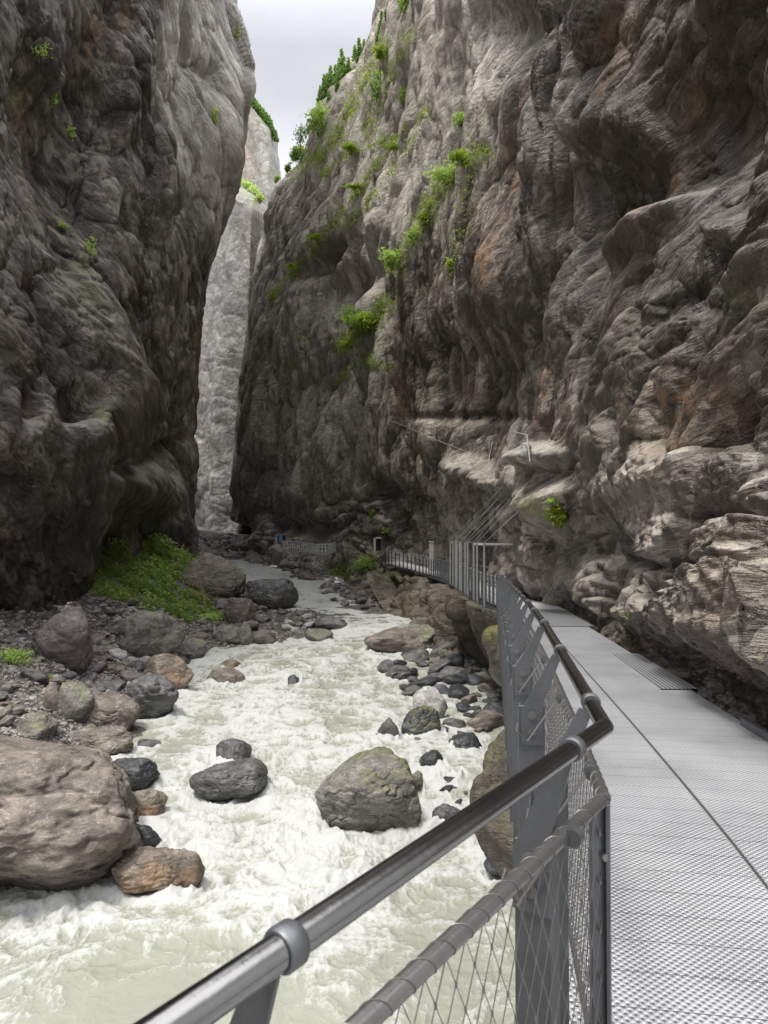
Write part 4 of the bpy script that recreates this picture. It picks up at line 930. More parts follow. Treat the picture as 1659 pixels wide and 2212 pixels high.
for a, b, cell, hc, r, kn in ((1.92, 4, .034, .058, .0013, True), (4, 7, .05, .075, .0016, False), (7, 12, .08, .11, .002, False), (12, 19, .13, .16, .003, False), (19, 29, .2, .2, .004, False)):
    pa, pb = mr(a), mr(b); net(pa, pb, lambda t, a=a, b=b: float(rail_z(a+(b-a)*t))-.22, lambda t, a=a, b=b: float(rail_z(a+(b-a)*t))-1.07, cell, hc, r, kn)
adopt(mb.build('wire_net', M['wire']))
# bottom tube of the net
mb = MB(); mb.tube([mC+(0, 0, -.87), mA+(0, 0, -.87)], .010, 10); mb.tube([mC+(0, 0, -.87)]+[mr(d)+(0, 0, -.86) for d in np.linspace(2.4, 29, 20)], .010, 10)
adopt(mb.build('bottom_rail', M['midr'], smooth=True))
# inner corner post
mb = MB(); mb.box(mC+(-.018, -.01, -.47), (.024, .004, 0), (-.002, .008, 0), (0, 0, .47)); mb.box(mC+(.006, -.012, -.47), (.005, -.002, 0), (.008, .022, 0), (0, 0, .465))
adopt(mb.build('corner_post', M['galv'], bevel=.002))
for q, (dx, z) in enumerate(((.03, -.84), (.03, -1.5))):
    mb = MB(); mb.tube([mC+(-.005, -.034, z+.70), mC+(-.005, -.018, z+.70)], .011, 6); adopt(mb.build('bolt', M['midr']))
# thin bar in the net of the nearest panel
e = mC+(mA-mC)*.46; mb = MB(); mb.tube([e+(0, 0, -.02), e+(0, 0, -.88)], .007, 10); adopt(mb.build('net_bar', M['midr'], smooth=True))

def post_parts(d, dirp, rp, first=False, big=1.0):
    """one post with cap, bracket and collar; dirp: unit along-rail, rp: point of the handrail axis above it"""
    t = np.array([dirp[0], dirp[1], 0.0]); o = np.array([-t[1], t[0], 0.0])*1.0     # outward (river side)
    z = np.array([0, 0, 1.0]); w = .040; dp = .042 if first else .050
    base = np.array(rp)+o*(.10 if first else .12); top = rp[2]-.235; bot = rp[2]-DECK-.34
    mb = MB(); h = (top-bot)/2; c = np.array([base[0], base[1], (top+bot)/2])
    # open channel: web faces along the walkway, flanges on both sides
    mb.box(c-t*w*.0, o*dp, t*.004, z*h); mb.box(c+o*dp+t*.022, o*.004, t*.026, z*h); mb.box(c-o*dp+t*.022, o*.004, t*.026, z*h)
    post = mb.build('post', M['galv'], bevel=.0015); adopt(post)
    def kid(m_, nm, mat, smooth=False, bevel=0):
        k_ = m_.build(nm, mat, smooth=smooth, bevel=bevel); k_.parent = post; return k_
    # bracket plate from the post head to the handrail collar
    mb = MB(); q = -t*.010
    a1 = c+o*.045; a2 = c-o*.048; zt = top+.01
    poly = [np.array([a1[0], a1[1], top-.16]), np.array([a2[0], a2[1], top-.16]), np.array([a2[0], a2[1], top+.02]), np.array(rp)-o*.004+z*-.02, np.array(rp)+o*.034+z*-.012, np.array([a1[0], a1[1], top-.02])]
    mb.prism([p_+q for p_ in poly], -t*.007); kid(mb, 'bracket', M['galv'], bevel=.001)
    mb = MB(); R_ = .0275; rp_ = np.array(rp); dz = (float(rail_z(d+.3))-float(rail_z(d-.3)))/.6 if not first else 0; tt = t+z*dz; tt /= np.linalg.norm(tt)
    mb.tube([rp_-tt*.016, rp_-tt*.012, rp_+tt*.012, rp_+tt*.016], [R_-.003, R_, R_, R_-.003], 20); kid(mb, 'collar', M['galv'], smooth=True)
    for zz in (.035, .105):
        mb = MB(); b_ = np.array([c[0], c[1], top-zz])+q*1.6; mb.tube([b_, b_-t*.012], .0125, 6); mb.tube([b_-t*.003, b_-t*.006], .019, 14); kid(mb, 'bolt', M['midr'], smooth=True)
    # bent rod that holds the mid rail
    mb = MB(); m0 = np.array([c[0], c[1], top-.06]); m1 = np.array(rp)-o*-.0+z*-.20
    mb.tube([m0+o*.06-t*.02+z*-.01, m0+o*.066-t*.03+z*-.04, m0+o*.02-t*.045+z*-.075, m1+o*.02-t*.03+z*-.0], .0045, 8); kid(mb, 'rod', M['midr'], smooth=True)
    mb = MB(); mb.tube([m1-tt*.014, m1+tt*.014], .0215, 14); kid(mb, 'clamp', M['galv'], smooth=True)
    return post
dfar = np.array([.152, 1.0]); dfar /= np.linalg.norm(dfar); dnear = (Cn-A0)[:2]; dnear = dnear/np.linalg.norm(dnear)
for i, d in enumerate([2.10+.95*k for k in range(29)]): post_parts(d, dfar, hr(d))
post_parts(0, dnear, Cn+(A0-Cn)*.062, first=True)
p2 = Cn+(A0-Cn)*.332; post_parts(0, dnear, p2, first=True)

# ------------------------------------------------------------------ far walkway and its railing
fr = [(1098, 1246, 28.5), (1056, 1245, 33), (1009, 1224, 39), (980, 1217, 48), (948, 1213, 57), (924, 1209, 62), (874, 1197, 67), (827, 1188, 72)]
FR = np.array([UP(*p) for p in fr]); tpar = np.concatenate([[0], np.cumsum(np.linalg.norm(np.diff(FR, axis=0), axis=1))])
def fpt(s_):
    q = np.array([np.interp(s_+o_, tpar, FR[:, k]) for k in range(3) for o_ in (-2, -1, 0, 1, 2)]).reshape(3, 5).mean(1); return q
LT = tpar[-1]; sn_ = np.arange(0, LT, .95)
top = [fpt(x) for x in sn_]
def side(i):
    a = top[max(i-1, 0)]; b = top[min(i+1, len(top)-1)]; t = (b-a)[:2]; t /= np.linalg.norm(t); return t, np.array([t[1], -t[0]])
wd = [1.9 if i < 10 else 1.5 for i in range(len(top))]
Lf = [(p[0], p[1], p[2]-1.1) for p in top]; Rf = [(p[0]+side(i)[1][0]*wd[i], p[1]+side(i)[1][1]*wd[i], p[2]-1.1) for i, p in enumerate(top)]
Lf = [(4.02, 24.2, float(rail_z(24.2))-DECK-.008)]+Lf; Rf = [(6.1, 23.8, float(rail_z(24.2))-DECK-.008)]+Rf
M['fardeck'] = plain_mat('far_deck_metal', (.52, .52, .53), .5, 12, .15, .2)
strip('far_walkway_deck', Lf, Rf, M['fardeck'], thick=.14)
fo = empty('far_railing', tuple(top[0]-np.array([0, 0, 1.1]))); tag(fo, 'long grey railing of the far walkway winding along the cliff to the tunnel mouth', 'railing')
OF = Vector(fo.location)
def fad(o, par=None): o.parent = par or fo; o.matrix_parent_inverse = Matrix.Translation(-OF); return o
for nm, off, r_ in (('handrail', 0, .030), ('mid_rail', -.38, .020), ('lower_rail', -.74, .020)):
    mb = MB(); mb.tube([p+np.array([0, 0, off]) for p in top], r_, 8); fad(mb.build(nm, M['farmetal'], smooth=True))
for i, p in enumerate(top):
    t, o_ = side(i); mb = MB(); c = p+np.array([-o_[0]*.09, -o_[1]*.09, 0])
    mb.box(c+(0, 0, -.66), (o_[0]*.05, o_[1]*.05, 0), (t[0]*.012, t[1]*.012, 0), (0, 0, .72)); mb.box(c+(o_[0]*.1, o_[1]*.1, -1.40), (o_[0]*.26, o_[1]*.26, 0), (t[0]*.05, t[1]*.05, 0), (0, 0, .05))
    fad(mb.build('post', M['galv']))
mb = MB()
for i in range(len(top)-1):
    a, b = top[i], top[i+1]; n_ = 9 if i < 20 else 5
    for k in range(n_):
        for (u0, u1) in ((k/n_, (k+1)/n_), ((k+1)/n_, k/n_)):
            p = a+(b-a)*u0; q = a+(b-a)*u1; mb.tube([p+(0, 0, -.02), q+(0, 0, -.56)], .0035, 3, cap=False); mb.tube([q+(0, 0, -.56), p+(0, 0, -1.05)], .0035, 3, cap=False)
fad(mb.build('wire_net', M['farmetal']))
# inner rail on the rock side of the far walkway
io = empty('inner_railing', tuple(Vector(Rf[6]))); tag(io, 'low inner handrail on the rock side of the far walkway', 'railing')
OI = Vector(io.location); ir = [np.array(Rf[i])+(0, 0, 1.0) for i in range(2, len(Rf)-2)]
mb = MB(); mb.tube(ir, .022, 6); o = mb.build('handrail', M['farmetal'], smooth=True); o.parent = io; o.matrix_parent_inverse = Matrix.Translation(-OI)
for p in ir[::2]:
    mb = MB(); mb.tube([p, p-np.array([0, 0, 1.0])], .02, 6); o = mb.build('post', M['galv']); o.parent = io; o.matrix_parent_inverse = Matrix.Translation(-OI)
# suspension frames
names = ['right_cliff']
fs = np.linspace(.2, 1.0, 10)
i0 = [i for i, p in enumerate(top) if p[1] > 33.2][0]
idxs = [i0+int(round(k*1.55)) for k in range(11)]
for q, i in enumerate(idxs):
    p = top[i]; t, o_ = side(i); fe = empty('suspension_frame', tuple(p-np.array([0, 0, 1.1])))
    words_ = ['nearest', 'second', 'third', 'fourth', 'fifth', 'sixth', 'seventh', 'eighth', 'ninth', 'tenth', 'farthest']
    tag(fe, f'{words_[q]} of the tall grey posts tied back to the cliff above the far walkway', 'frame', 'tall posts over the far walkway')
    OO = Vector(fe.location)
    def fk(m_, nm, mat, sm=False):
        k_ = m_.build(nm, mat, smooth=sm); k_.parent = fe; k_.matrix_parent_inverse = Matrix.Translation(-OO); return k_
    zt = float(UP(0, np.interp(p[1], [33, 55], [1173, 1168]), p[1])[2]); zb = p[2]-1.45
    c = p-np.array([o_[0]*.16, o_[1]*.16, 0]); mb = MB(); mb.box((c[0], c[1], (zt+zb)/2), (o_[0]*.035, o_[1]*.035, 0), (t[0]*.06, t[1]*.06, 0), (0, 0, (zt-zb)/2)); fk(mb, 'post', M['framem'])
    X, Y = PROJ(np.array([c[0], c[1], zt])); wx = (Y, X)
    hp = hit(float(X)+62-q*3.2, float(Y)-3-q*.3, names)
    e1 = np.array(hp[0]) if hp else np.array([c[0]+3, c[1]+2, zt]); 
    mb = MB(); s0 = np.array([c[0], c[1], zt-.06]); e1 = np.array([e1[0], e1[1], zt+.02]); dv = e1-s0; L_ = np.linalg.norm(dv[:2]); tt = np.array([dv[0]/L_, dv[1]/L_, 0]); pp = np.array([tt[1], -tt[0], 0])
    L_ = min(L_, 4.2); mb.box(s0+tt*L_/2, tt*(L_/2), pp*.03, (0, 0, .05)); fk(mb, 'beam', M['farmetal'])
    hp = hit(float(X)+78+q*3, float(Y)-72-(q % 3)*12-q*3, names)
    if hp: mb = MB(); mb.tube([s0+(0, 0, .06), np.array(hp[0])], .012, 5); fk(mb, 'cable', M['farmetal'])
# pale concrete pillar on the far walkway
pb = UP(932, 1205, 63); mb = MB(); hh = .463*75*59/720/2
mb.box(pb+(0, 0, 0), (.2, 0, 0), (0, .2, 0), (0, 0, 1.35)); mb.box(pb+(0, 0, 1.40), (.25, 0, 0), (0, .25, 0), (0, 0, .05))
tag(mb.build('pillar', M['concrete'], bevel=.03), 'pale concrete pillar with a flat cap beside the far walkway', 'pillar')

# ------------------------------------------------------------------ tunnel mouths and distant galleries
def portal(X0, X1, Y0, Y1, D, label, door=None, side_='left'):
    a = UP(X0, Y1, D); b = UP(X1, Y0, D); w = b[0]-a[0]; hgt = b[2]-a[2]
    e_ = empty('tunnel_portal', tuple(a)); tag(e_, label, 'tunnel portal'); OO = Vector(e_.location)
    def k(m_, nm, mat, bevel=0): q = m_.build(nm, mat, bevel=bevel); q.parent = e_; q.matrix_parent_inverse = Matrix.Translation(-OO)
    mb = MB(); mb.box(((a[0]+b[0])/2, D+1.2, (a[2]+b[2])/2), (w/2, 0, 0), (0, 1.2, 0), (0, 0, hgt/2)); k(mb, 'dark_box', M['black'])  # solid black box; its colour stands for the darkness inside
    tk = w*.22
    mb = MB(); mb.box((a[0]-tk, D-.1, (a[2]+b[2])/2-hgt*.1), (tk, 0, 0), (0, .35, 0), (0, 0, hgt*.66)); k(mb, 'jamb', M['concrete'], .03)
    mb = MB(); mb.box(((a[0]+b[0])/2, D-.1, b[2]+hgt*.07), (w/2*1.02, 0, 0), (0, .3, 0), (0, 0, hgt*.06)); k(mb, 'lintel', M['concrete'], .03)
    if door:
        mb = MB(); mb.box(((a[0]+b[0])/2+w*.12, D-.15, (a[2]+b[2])/2), (w*.36, 0, 0), (0, .05, 0), (0, 0, hgt*.46)); k(mb, 'door', M['blue'], .02)
portal(812, 823, 1164, 1190, 70.5, 'dark tunnel mouth with a concrete jamb where the far walkway enters the cliff')
portal(600, 611, 1157, 1171, 92, 'small doorway with a blue door at the left end of the distant gallery', door=True)
def gallery(pts_, label, hgt=1.1, nn=24):
    P_ = [UP(*p) for p in pts_]; L_ = np.concatenate([[0], np.cumsum([np.linalg.norm(P_[i+1]-P_[i]) for i in range(len(P_)-1)])]); P_ = np.array(P_)
    e_ = empty('gallery_railing', tuple(P_[0]-np.array([0, 0, hgt]))); tag(e_, label, 'railing'); OO = Vector(e_.location)
    def k(m_, nm, mat): q = m_.build(nm, mat); q.parent = e_; q.matrix_parent_inverse = Matrix.Translation(-OO)
    S = [np.array([np.interp(x, L_, P_[:, j]) for j in range(3)]) for x in np.linspace(0, L_[-1], nn)]
    for nm, off in (('handrail', 0), ('mid_rail', -.4), ('lower_rail', -.8)):
        mb = MB(); mb.tube([p+(0, 0, off) for p in S], .045, 5); k(mb, nm, M['farmetal'])
    for p in S:
        mb = MB(); mb.box(p+(0, 0, -.55), (.05, 0, 0), (0, .05, 0), (0, 0, .58)); k(mb, 'post', M['farmetal'])
    mb = MB()
    for a, b in zip(S[:-1], S[1:]): mb.box((a+b)/2+(0, .5, -1.2), (b-a)/2, (0, .6, 0), (0, 0, .08))
    k(mb, 'floor', M['concrete'])
gallery([(612, 1168, 90), (650, 1171, 88), (690, 1176, 85), (712, 1175, 85), (724, 1171, 86)], 'thin distant railing along the gallery cut into the cliff right of the blue door')
gallery([(500, 1160, 111), (512, 1162, 110), (524, 1159, 112)], 'short distant railing in a hollow left of the blue door', nn=8)

# ------------------------------------------------------------------ foliage
def leafmesh(name, centers, size, spread=0, up=.3, aspect=.5):
    """one quad per center with random orientation"""
    n = len(centers); c = np.asarray(centers); sz = np.asarray(size)*np.ones(n)*RNG.uniform(.6, 1.35, n)
    a = RNG.normal(size=(n, 3)); a[:, 2] += up; a /= np.linalg.norm(a, axis=1)[:, None]
    b = np.cross(a, RNG.normal(size=(n, 3))); b /= np.linalg.norm(b, axis=1)[:, None]; d = np.cross(a, b)
    b *= sz[:, None]; d *= (sz*aspect)[:, None]
    V = np.stack([c-b, c-d*.9+b*.1, c+b, c+d*.9+b*.1], 1).reshape(-1, 3)
    Fs = np.arange(4*n).reshape(n, 4)
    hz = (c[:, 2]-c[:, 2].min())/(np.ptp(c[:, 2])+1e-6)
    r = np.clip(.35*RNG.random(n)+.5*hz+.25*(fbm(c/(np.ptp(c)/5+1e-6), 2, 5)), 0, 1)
    return npmesh(name, V, Fs, dict(rnd=np.repeat(r, 4)), smooth=False)
def clump_pts(center, rx, ry, rz, n, nc=14, seed=0):
    r = np.random.default_rng(seed); cc = r.normal(size=(nc, 3)); cc /= np.linalg.norm(cc, axis=1)[:, None]; cc *= r.uniform(.3, .95, nc)[:, None]
    k = r.integers(0, nc, n); o = r.normal(size=(n, 3))*.24
    p = (cc[k]+o)*np.array([rx, ry, rz]); return p+np.array(center)
def shrub(X, Y, wX, hY, names_, label, mat='leaf', n=260, group=None, name='shrub', leaf=2.2, cat='shrub', out=.6):
    h_ = hit(X, Y, names_) if names_ else None
    p = np.array(h_[0]) if h_ else ground_at(X, Y)
    D = p[1]; rx = wX*K*D/F/2*1.05; rz = hY*K*D/F/2*1.0; ry = min(rx, rz*1.5)*.8
    if h_: p = p+np.array(h_[1])*ry*out
    p = p+np.array([0, 0, rz*.3])
    pts_ = clump_pts(p, rx, ry, rz, n, seed=int(X*7+Y)); 
    root = empty(name, (p[0], p[1]+ry*.5, p[2]-rz)); tag(root, label, cat, group)
    O_ = Vector(root.location)
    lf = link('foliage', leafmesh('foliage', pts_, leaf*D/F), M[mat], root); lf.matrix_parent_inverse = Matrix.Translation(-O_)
    mb = MB(); b0 = np.array(root.location)
    for i in range(5):
        e = p+np.array([random.uniform(-.6, .6)*rx, random.uniform(-.5, .5)*ry, random.uniform(-.2, .7)*rz]); mb.tube([b0, (b0+e)/2+np.array([random.uniform(-.1, .1)*rx, 0, .1*rz]), e], [.012*rx+.01, .01*rx+.006, .004], 5)
    st = mb.build('stem', M['bark'], root); st.matrix_parent_inverse = Matrix.Translation(-O_)
    return root
RW = ['right_cliff']
for X, Y, w, h, lab, mat, n in [
 (980, 385, 90, 42, 'bright green bush spilling over the high ledge in the middle of the right cliff', 'leaf', 700),
 (1005, 345, 50, 30, 'small yellow green bush just above the high ledge bush', 'grass', 300),
 (862, 565, 62, 46, 'bright green shrub on the ledge tip at mid height of the right cliff', 'leaf', 600),
 (905, 505, 44, 34, 'leafy shrub between the two largest ledge bushes', 'leaf', 320),
 (800, 705, 84, 44, 'widest grassy bush on the lowest green ledge of the right cliff', 'grass', 800),
 (770, 690, 60, 50, 'dark thin shrub behind the lowest ledge bush', 'conifer', 300),
 (760, 745, 60, 22, 'thin row of grass below the lowest green ledge', 'grass', 260),
 (875, 215, 22, 44, 'small upright shrub on the pale upper face of the right cliff', 'leaf', 200),
 (880, 10, 34, 50, 'shrub at the very top of the photo on the right cliff', 'leaf', 200),
 (830, 115, 34, 30, 'pale green shrub just under the right skyline', 'grass', 200),
 (700, 275, 56, 62, 'broad rounded bush on the skyline shoulder below the conifers', 'leaf', 600),
 (765, 320, 40, 16, 'yellow green grass ledge right of the skyline bush', 'grass', 240),
 (655, 340, 40, 44, 'light green young trees under the lone skyline tree', 'leaf', 400),
 (1195, 1082, 26, 12, 'tiny bright fern on top of the mossy knob by the walkway', 'leaf', 160),
 (1215, 1110, 54, 46, 'dry mossy cushion hanging on the rock knob by the walkway', 'moss', 700),
 (808, 1115, 16, 22, 'small light green tuft on the cliff above the tunnel mouth', 'grass', 140),
 (800, 1225, 50, 34, 'green bush at the cliff foot below the tunnel mouth', 'leaf', 300),
 (840, 1145, 20, 16, 'dull green tuft right of the tunnel tuft', 'leaf', 100),
 (975, 575, 20, 28, 'thin hanging tuft below the high ledge bush', 'grass', 120),
 (925, 470, 40, 14, 'narrow grass strip climbing towards the high ledge', 'grass', 200),
 (1000, 265, 40, 26, 'dull green bush high above the main ledge', 'leaf', 200),
 (820, 200, 28, 60, 'long drooping shrub on the pale rib near the skyline', 'conifer', 240),
 (690, 515, 60, 14, 'long sloping grass ledge low on the left of the right cliff', 'grass', 260),
 (780, 405, 70, 12, 'thin sloping grass ledge under the skyline shoulder', 'grass', 260),
 (860, 320, 50, 12, 'thin grass ledge right of the skyline shoulder', 'grass', 200),
 (635, 575, 40, 12, 'faint grass ledge near the narrow end of the gorge', 'grass', 140),
]: shrub(X, Y, w, h, RW, lab, mat, n, leaf=2.1)
for X, Y, w, h, lab in [(75, 115, 60, 36, 'leafy plant hanging in the dark upper corner of the left cliff'), (110, 215, 24, 40, 'small plant below the upper corner plant of the left cliff'), (150, 290, 22, 30, 'little plant on the edge of the dark upper left buttress'), (135, 492, 36, 18, 'moss green tuft halfway up the left cliff'), (190, 545, 26, 60, 'hanging greenery beside the tuft halfway up the left cliff'), (235, 1010, 16, 40, 'trailing plant on the lip of the left overhang'), (462, 255, 14, 36, 'grass tuft on the sunlit edge of the left cliff'), (510, 70, 20, 50, 'grass near the top of the sunlit left cliff')]:
    shrub(X, Y, w, h, ['left_cliff'], lab, 'leaf', 160, leaf=1.5, out=.3)
# left bank: shrubs that stand apart
for X, Y, w, h, lab, mat, n in [
 (285, 1160, 100, 150, 'tallest light green bush at the foot of the left cliff', 'leaf', 1500), (245, 1190, 60, 50, 'low bush beside the scree chute under the left cliff', 'leaf', 500),
 (330, 1195, 90, 60, 'wide green bush in the middle of the left bank thicket', 'leaf', 1000), (385, 1205, 60, 44, 'bush at the right edge of the left bank thicket', 'leaf', 600),
 (25, 1425, 90, 50, 'dark green bush at the left edge of the photo above the stones', 'leaf', 900), (140, 1400, 20, 12, 'tiny seedling beside the tall purple grey boulder', 'leaf', 60),
 (100, 1470, 30, 14, 'small grass tuft among stones above the giant boulder', 'grass', 120), (452, 1340, 70, 24, 'low spreading plant beneath the bare little tree', 'leaf', 500),
 (420, 1215, 70, 20, 'moss cushion draped over the crown of the mossy boulder', 'moss', 700)]:
    shrub(X, Y, w, h, None, lab, mat, n, leaf=1.9)
# thin grass strips along the sloping ledges: nobody could count the blades
lc = []
for ln, wdt, cnt in [([(1065, 325), (1000, 350), (945, 415), (905, 500), (845, 595)], 9, 1500), ([(880, 270), (790, 395), (700, 515), (635, 590), (585, 650)], 6, 1300), ([(845, 650), (790, 705), (740, 752)], 12, 1200), ([(850, 790), (780, 775), (715, 845)], 7, 500),
                    ([(835, 90), (780, 200), (715, 320), (625, 385)], 11, 1500), ([(860, 300), (770, 325), (690, 385)], 6, 500), ([(930, 230), (880, 330), (800, 440), (740, 500)], 7, 500), ([(1045, 260), (1010, 420), (980, 590)], 14, 350), ([(900, 60), (830, 180), (800, 300)], 12, 500), ([(700, 650), (640, 760), (600, 900)], 16, 260), ([(800, 1215), (740, 1250), (700, 1230)], 14, 500)]:
    seg = np.array(ln, float); tt = np.concatenate([[0], np.cumsum(np.hypot(*np.diff(seg, axis=0).T))])
    for _ in range(cnt*2):
        u = random.uniform(0, tt[-1]); X = np.interp(u, tt, seg[:, 0])+random.gauss(0, wdt*.8); Y = np.interp(u, tt, seg[:, 1])+random.gauss(0, wdt)
        if math.sin(u*.09+tt[-1])+math.sin(u*.23) < -.3: continue
        h_ = hit(X, Y, RW)
        if h_: q = np.array(h_[0])+np.array(h_[1])*random.uniform(.1, .5); lc.append(q)
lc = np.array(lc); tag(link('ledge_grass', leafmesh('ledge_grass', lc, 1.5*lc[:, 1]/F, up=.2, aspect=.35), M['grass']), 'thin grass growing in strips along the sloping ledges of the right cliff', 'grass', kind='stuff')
# ground cover: nobody could count it
def cover(name, poly, n, size, mat, label, lift=.12, hmax=.35):
    xs = [p[0] for p in poly]; yy = [p[1] for p in poly]; X = []; Y = []
    while len(X) < n:
        a = random.uniform(min(xs), max(xs)); b = random.uniform(min(yy), max(yy))
        if inside(poly, a, b): X.append(a); Y.append(b)
    q, ok = ground_many(np.array(X), np.array(Y)); q = q[ok]; dn = fbm(q/1.8, 3, 77); q = q[dn > -.12]; dn = dn[dn > -.12]
    q[:, 2] = tz(q[:, 0], q[:, 1])+lift*0+RNG.random(len(q))*hmax*(.25+1.3*np.clip(dn, 0, .5))
    tag(link(name, leafmesh(name, q, size*q[:, 1]/F, up=1.0), M[mat]), label, 'ground cover', kind='stuff')
cover('ground_cover', [(160, 1275), (205, 1225), (245, 1140), (265, 1085), (310, 1110), (370, 1170), (440, 1210), (480, 1250), (440, 1300), (490, 1345), (400, 1345), (330, 1330), (250, 1300)], 26000, 2.0, 'leaf', 'leafy green ground cover on the left bank slope', hmax=1.2)
cover('moss', [(170, 1280), (280, 1230), (420, 1200), (500, 1240), (480, 1320), (400, 1350), (300, 1320), (200, 1300)], 9000, 1.4, 'moss', 'yellow green moss and grass between the left bank plants', hmax=.25)

# bare little tree on the left bank
g = ground_at(442, 1312); bt = empty('bare_tree', tuple(g)); tag(bt, 'small leafless brown tree in front of the moss topped boulder', 'tree'); s_ = g[1]*K/F
O_ = Vector(bt.location); mb = MB(); P_ = lambda x, y, d=0: g+np.array([(x-442)*s_, d, (1312-y)*s_])
mb.tube([P_(442, 1314), P_(440, 1290), P_(432, 1262), P_(428, 1235), P_(420, 1212)], [.13, .11, .085, .05, .02], 8)
o = mb.build('trunk', M['deadwood'], bt, smooth=True); o.matrix_parent_inverse = Matrix.Translation(-O_)
for a, b, c_ in [((433, 1268), (455, 1262), (478, 1268)), ((431, 1252), (450, 1238), (462, 1216)), ((430, 1244), (412, 1228), (398, 1232)), ((428, 1235), (440, 1220), (446, 1204)), ((434, 1270), (415, 1262), (396, 1258)), ((438, 1284), (462, 1280), (482, 1262)), ((437, 1280), (418, 1282), (400, 1290)), ((425, 1225), (412, 1212), (404, 1196))]:
    mb = MB(); dd_ = random.uniform(-.5, .5); mb.tube([P_(*a), P_(*b, dd_), P_(*c_, dd_*2)], [.04, .028, .01], 6)
    for _ in range(3):
        t = random.uniform(.3, .9); q = np.array(P_(*b, dd_))*(1-t)+np.array(P_(*c_, dd_*2))*t; mb.tube([q, q+np.array([random.uniform(-.5, .5), random.uniform(-.3, .3), random.uniform(.1, .6)])], [.016, .005], 5)
    o = mb.build('branch', M['deadwood'], bt, smooth=True); o.matrix_parent_inverse = Matrix.Translation(-O_)

# trees on the skylines
def tree(Xb, Yb, Hpx, label, names_=RW, kind='conifer', group=None, D=None, wide=.34):
    if D is None:
        h_ = hit(Xb, Yb+6, names_); p = np.array(h_[0]) if h_ else UP(Xb, Yb, 100)
        p = UP(Xb, Yb+4, p[1]+1.5)
    else: p = UP(Xb, Yb, D)
    D = p[1]; H = Hpx*K*D/F; r = random.Random(int(Xb*3+Yb))
    root = empty('conifer_tree' if kind == 'conifer' else 'broadleaf_tree', tuple(p)); tag(root, label, 'tree', group); O_ = Vector(root.location)
    lean = np.array([r.uniform(-.08, .04)*H, 0, 0]); mb = MB(); mb.tube([p-(0, 0, .6), p+lean*.5+(0, 0, H*.5), p+lean+(0, 0, H*.98)], [.022*H, .014*H, .004*H], 6)
    tr = mb.build('trunk', M['bark'], root, smooth=True); tr.matrix_parent_inverse = Matrix.Translation(-O_)
    pts_ = []
    if kind == 'conifer':
        lv = 15
        for i in range(lv):
            f = .10+.9*i/lv; R = H*wide*(1-f)*r.uniform(.7, 1.25)+.02*H; z = f*H
            for k in range(8):
                if r.random() < .14: continue
                a = r.uniform(0, 6.28)
                for q in np.linspace(.15, 1, max(3, int(9*(1-f)+3))):
                    for _ in range(2): pts_.append(p+lean*f+np.array([math.cos(a)*R*q+r.gauss(0, .012*H), math.sin(a)*R*q+r.gauss(0, .012*H), z-R*q*.35+r.gauss(0, .012*H)]))
    else:
        pts_ = clump_pts(p+lean+np.array([0, 0, H*.62]), H*.30, H*.25, H*.42, 420, 22, int(Xb))
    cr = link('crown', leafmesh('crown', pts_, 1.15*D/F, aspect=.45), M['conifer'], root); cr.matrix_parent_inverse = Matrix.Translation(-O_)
    return root
SK = [(692, 222, 52, 'leftmost conifer of the dense group on the right skyline'), (700, 212, 70, 'tall conifer second from the left of the skyline group'), (708, 205, 62, 'conifer third from the left of the skyline group'), (716, 196, 74, 'broad conifer in the left half of the skyline group'), (725, 188, 66, 'conifer at the middle of the skyline group'), (734, 178, 72, 'conifer just right of the middle of the skyline group'), (743, 168, 84, 'tallest conifer of the skyline group, standing over its right end'), (752, 160, 50, 'short conifer at the right end of the dense skyline group'), (768, 138, 56, 'thin pale conifer standing right of the dense skyline group'), (777, 128, 62, 'conifer on the notch right of the dense group'), (786, 118, 46, 'small conifer beside the notch on the right skyline'), (797, 102, 34, 'small conifer just below the top right skyline corner'), (826, 68, 60, 'conifer cut by the steep skyline near the top of the photo'), (838, 36, 50, 'topmost conifer at the top of the photo on the right skyline'), (818, 84, 34, 'young conifer beneath the topmost skyline trees'), (730, 194, 44, 'low conifer at the front of the skyline group'), (710, 222, 36, 'small front conifer at the left of the skyline group'), (687, 240, 30, 'little conifer lowest on the left of the skyline group')]
for X, Y, H, lab in SK: tree(X, Y, H*.85, lab, wide=.21)
tree(648, 322, 58, 'lone rounded tree against the white sky on the right skyline', kind='broad')
tree(640, 350, 34, 'small tree below and left of the lone rounded tree', kind='broad'); tree(668, 300, 40, 'small tree right of the lone rounded tree', kind='broad')
tree(622, 372, 22, 'tiny bush like tree at the lower end of the right skyline', kind='broad'); tree(598, 396, 20, 'lowest tiny tree where the skyline meets the far cliff', kind='broad')
k = 0
for X, Y in [(531, 212), (536, 214), (541, 222), (546, 228), (551, 236), (556, 240), (561, 246), (566, 254), (571, 260), (576, 268), (581, 276), (586, 286), (591, 294), (595, 304)]:
    tree(X, Y, random.uniform(20, 30), 'dark conifer in the row along the top of the distant pale cliff', ['far_cliff'], group='conifers along the distant cliff top', D=276, wide=.32)
for X, Y, w, h in [(520, 398, 26, 18), (535, 408, 28, 20), (548, 418, 28, 22), (560, 430, 26, 20)]:
    shrub(X, Y, w, h, ['back_cliff'], 'light green bush on the sloping top of the pale back cliff', 'leaf', 200, 'bushes on the pale back cliff top', leaf=1.4, out=.2)

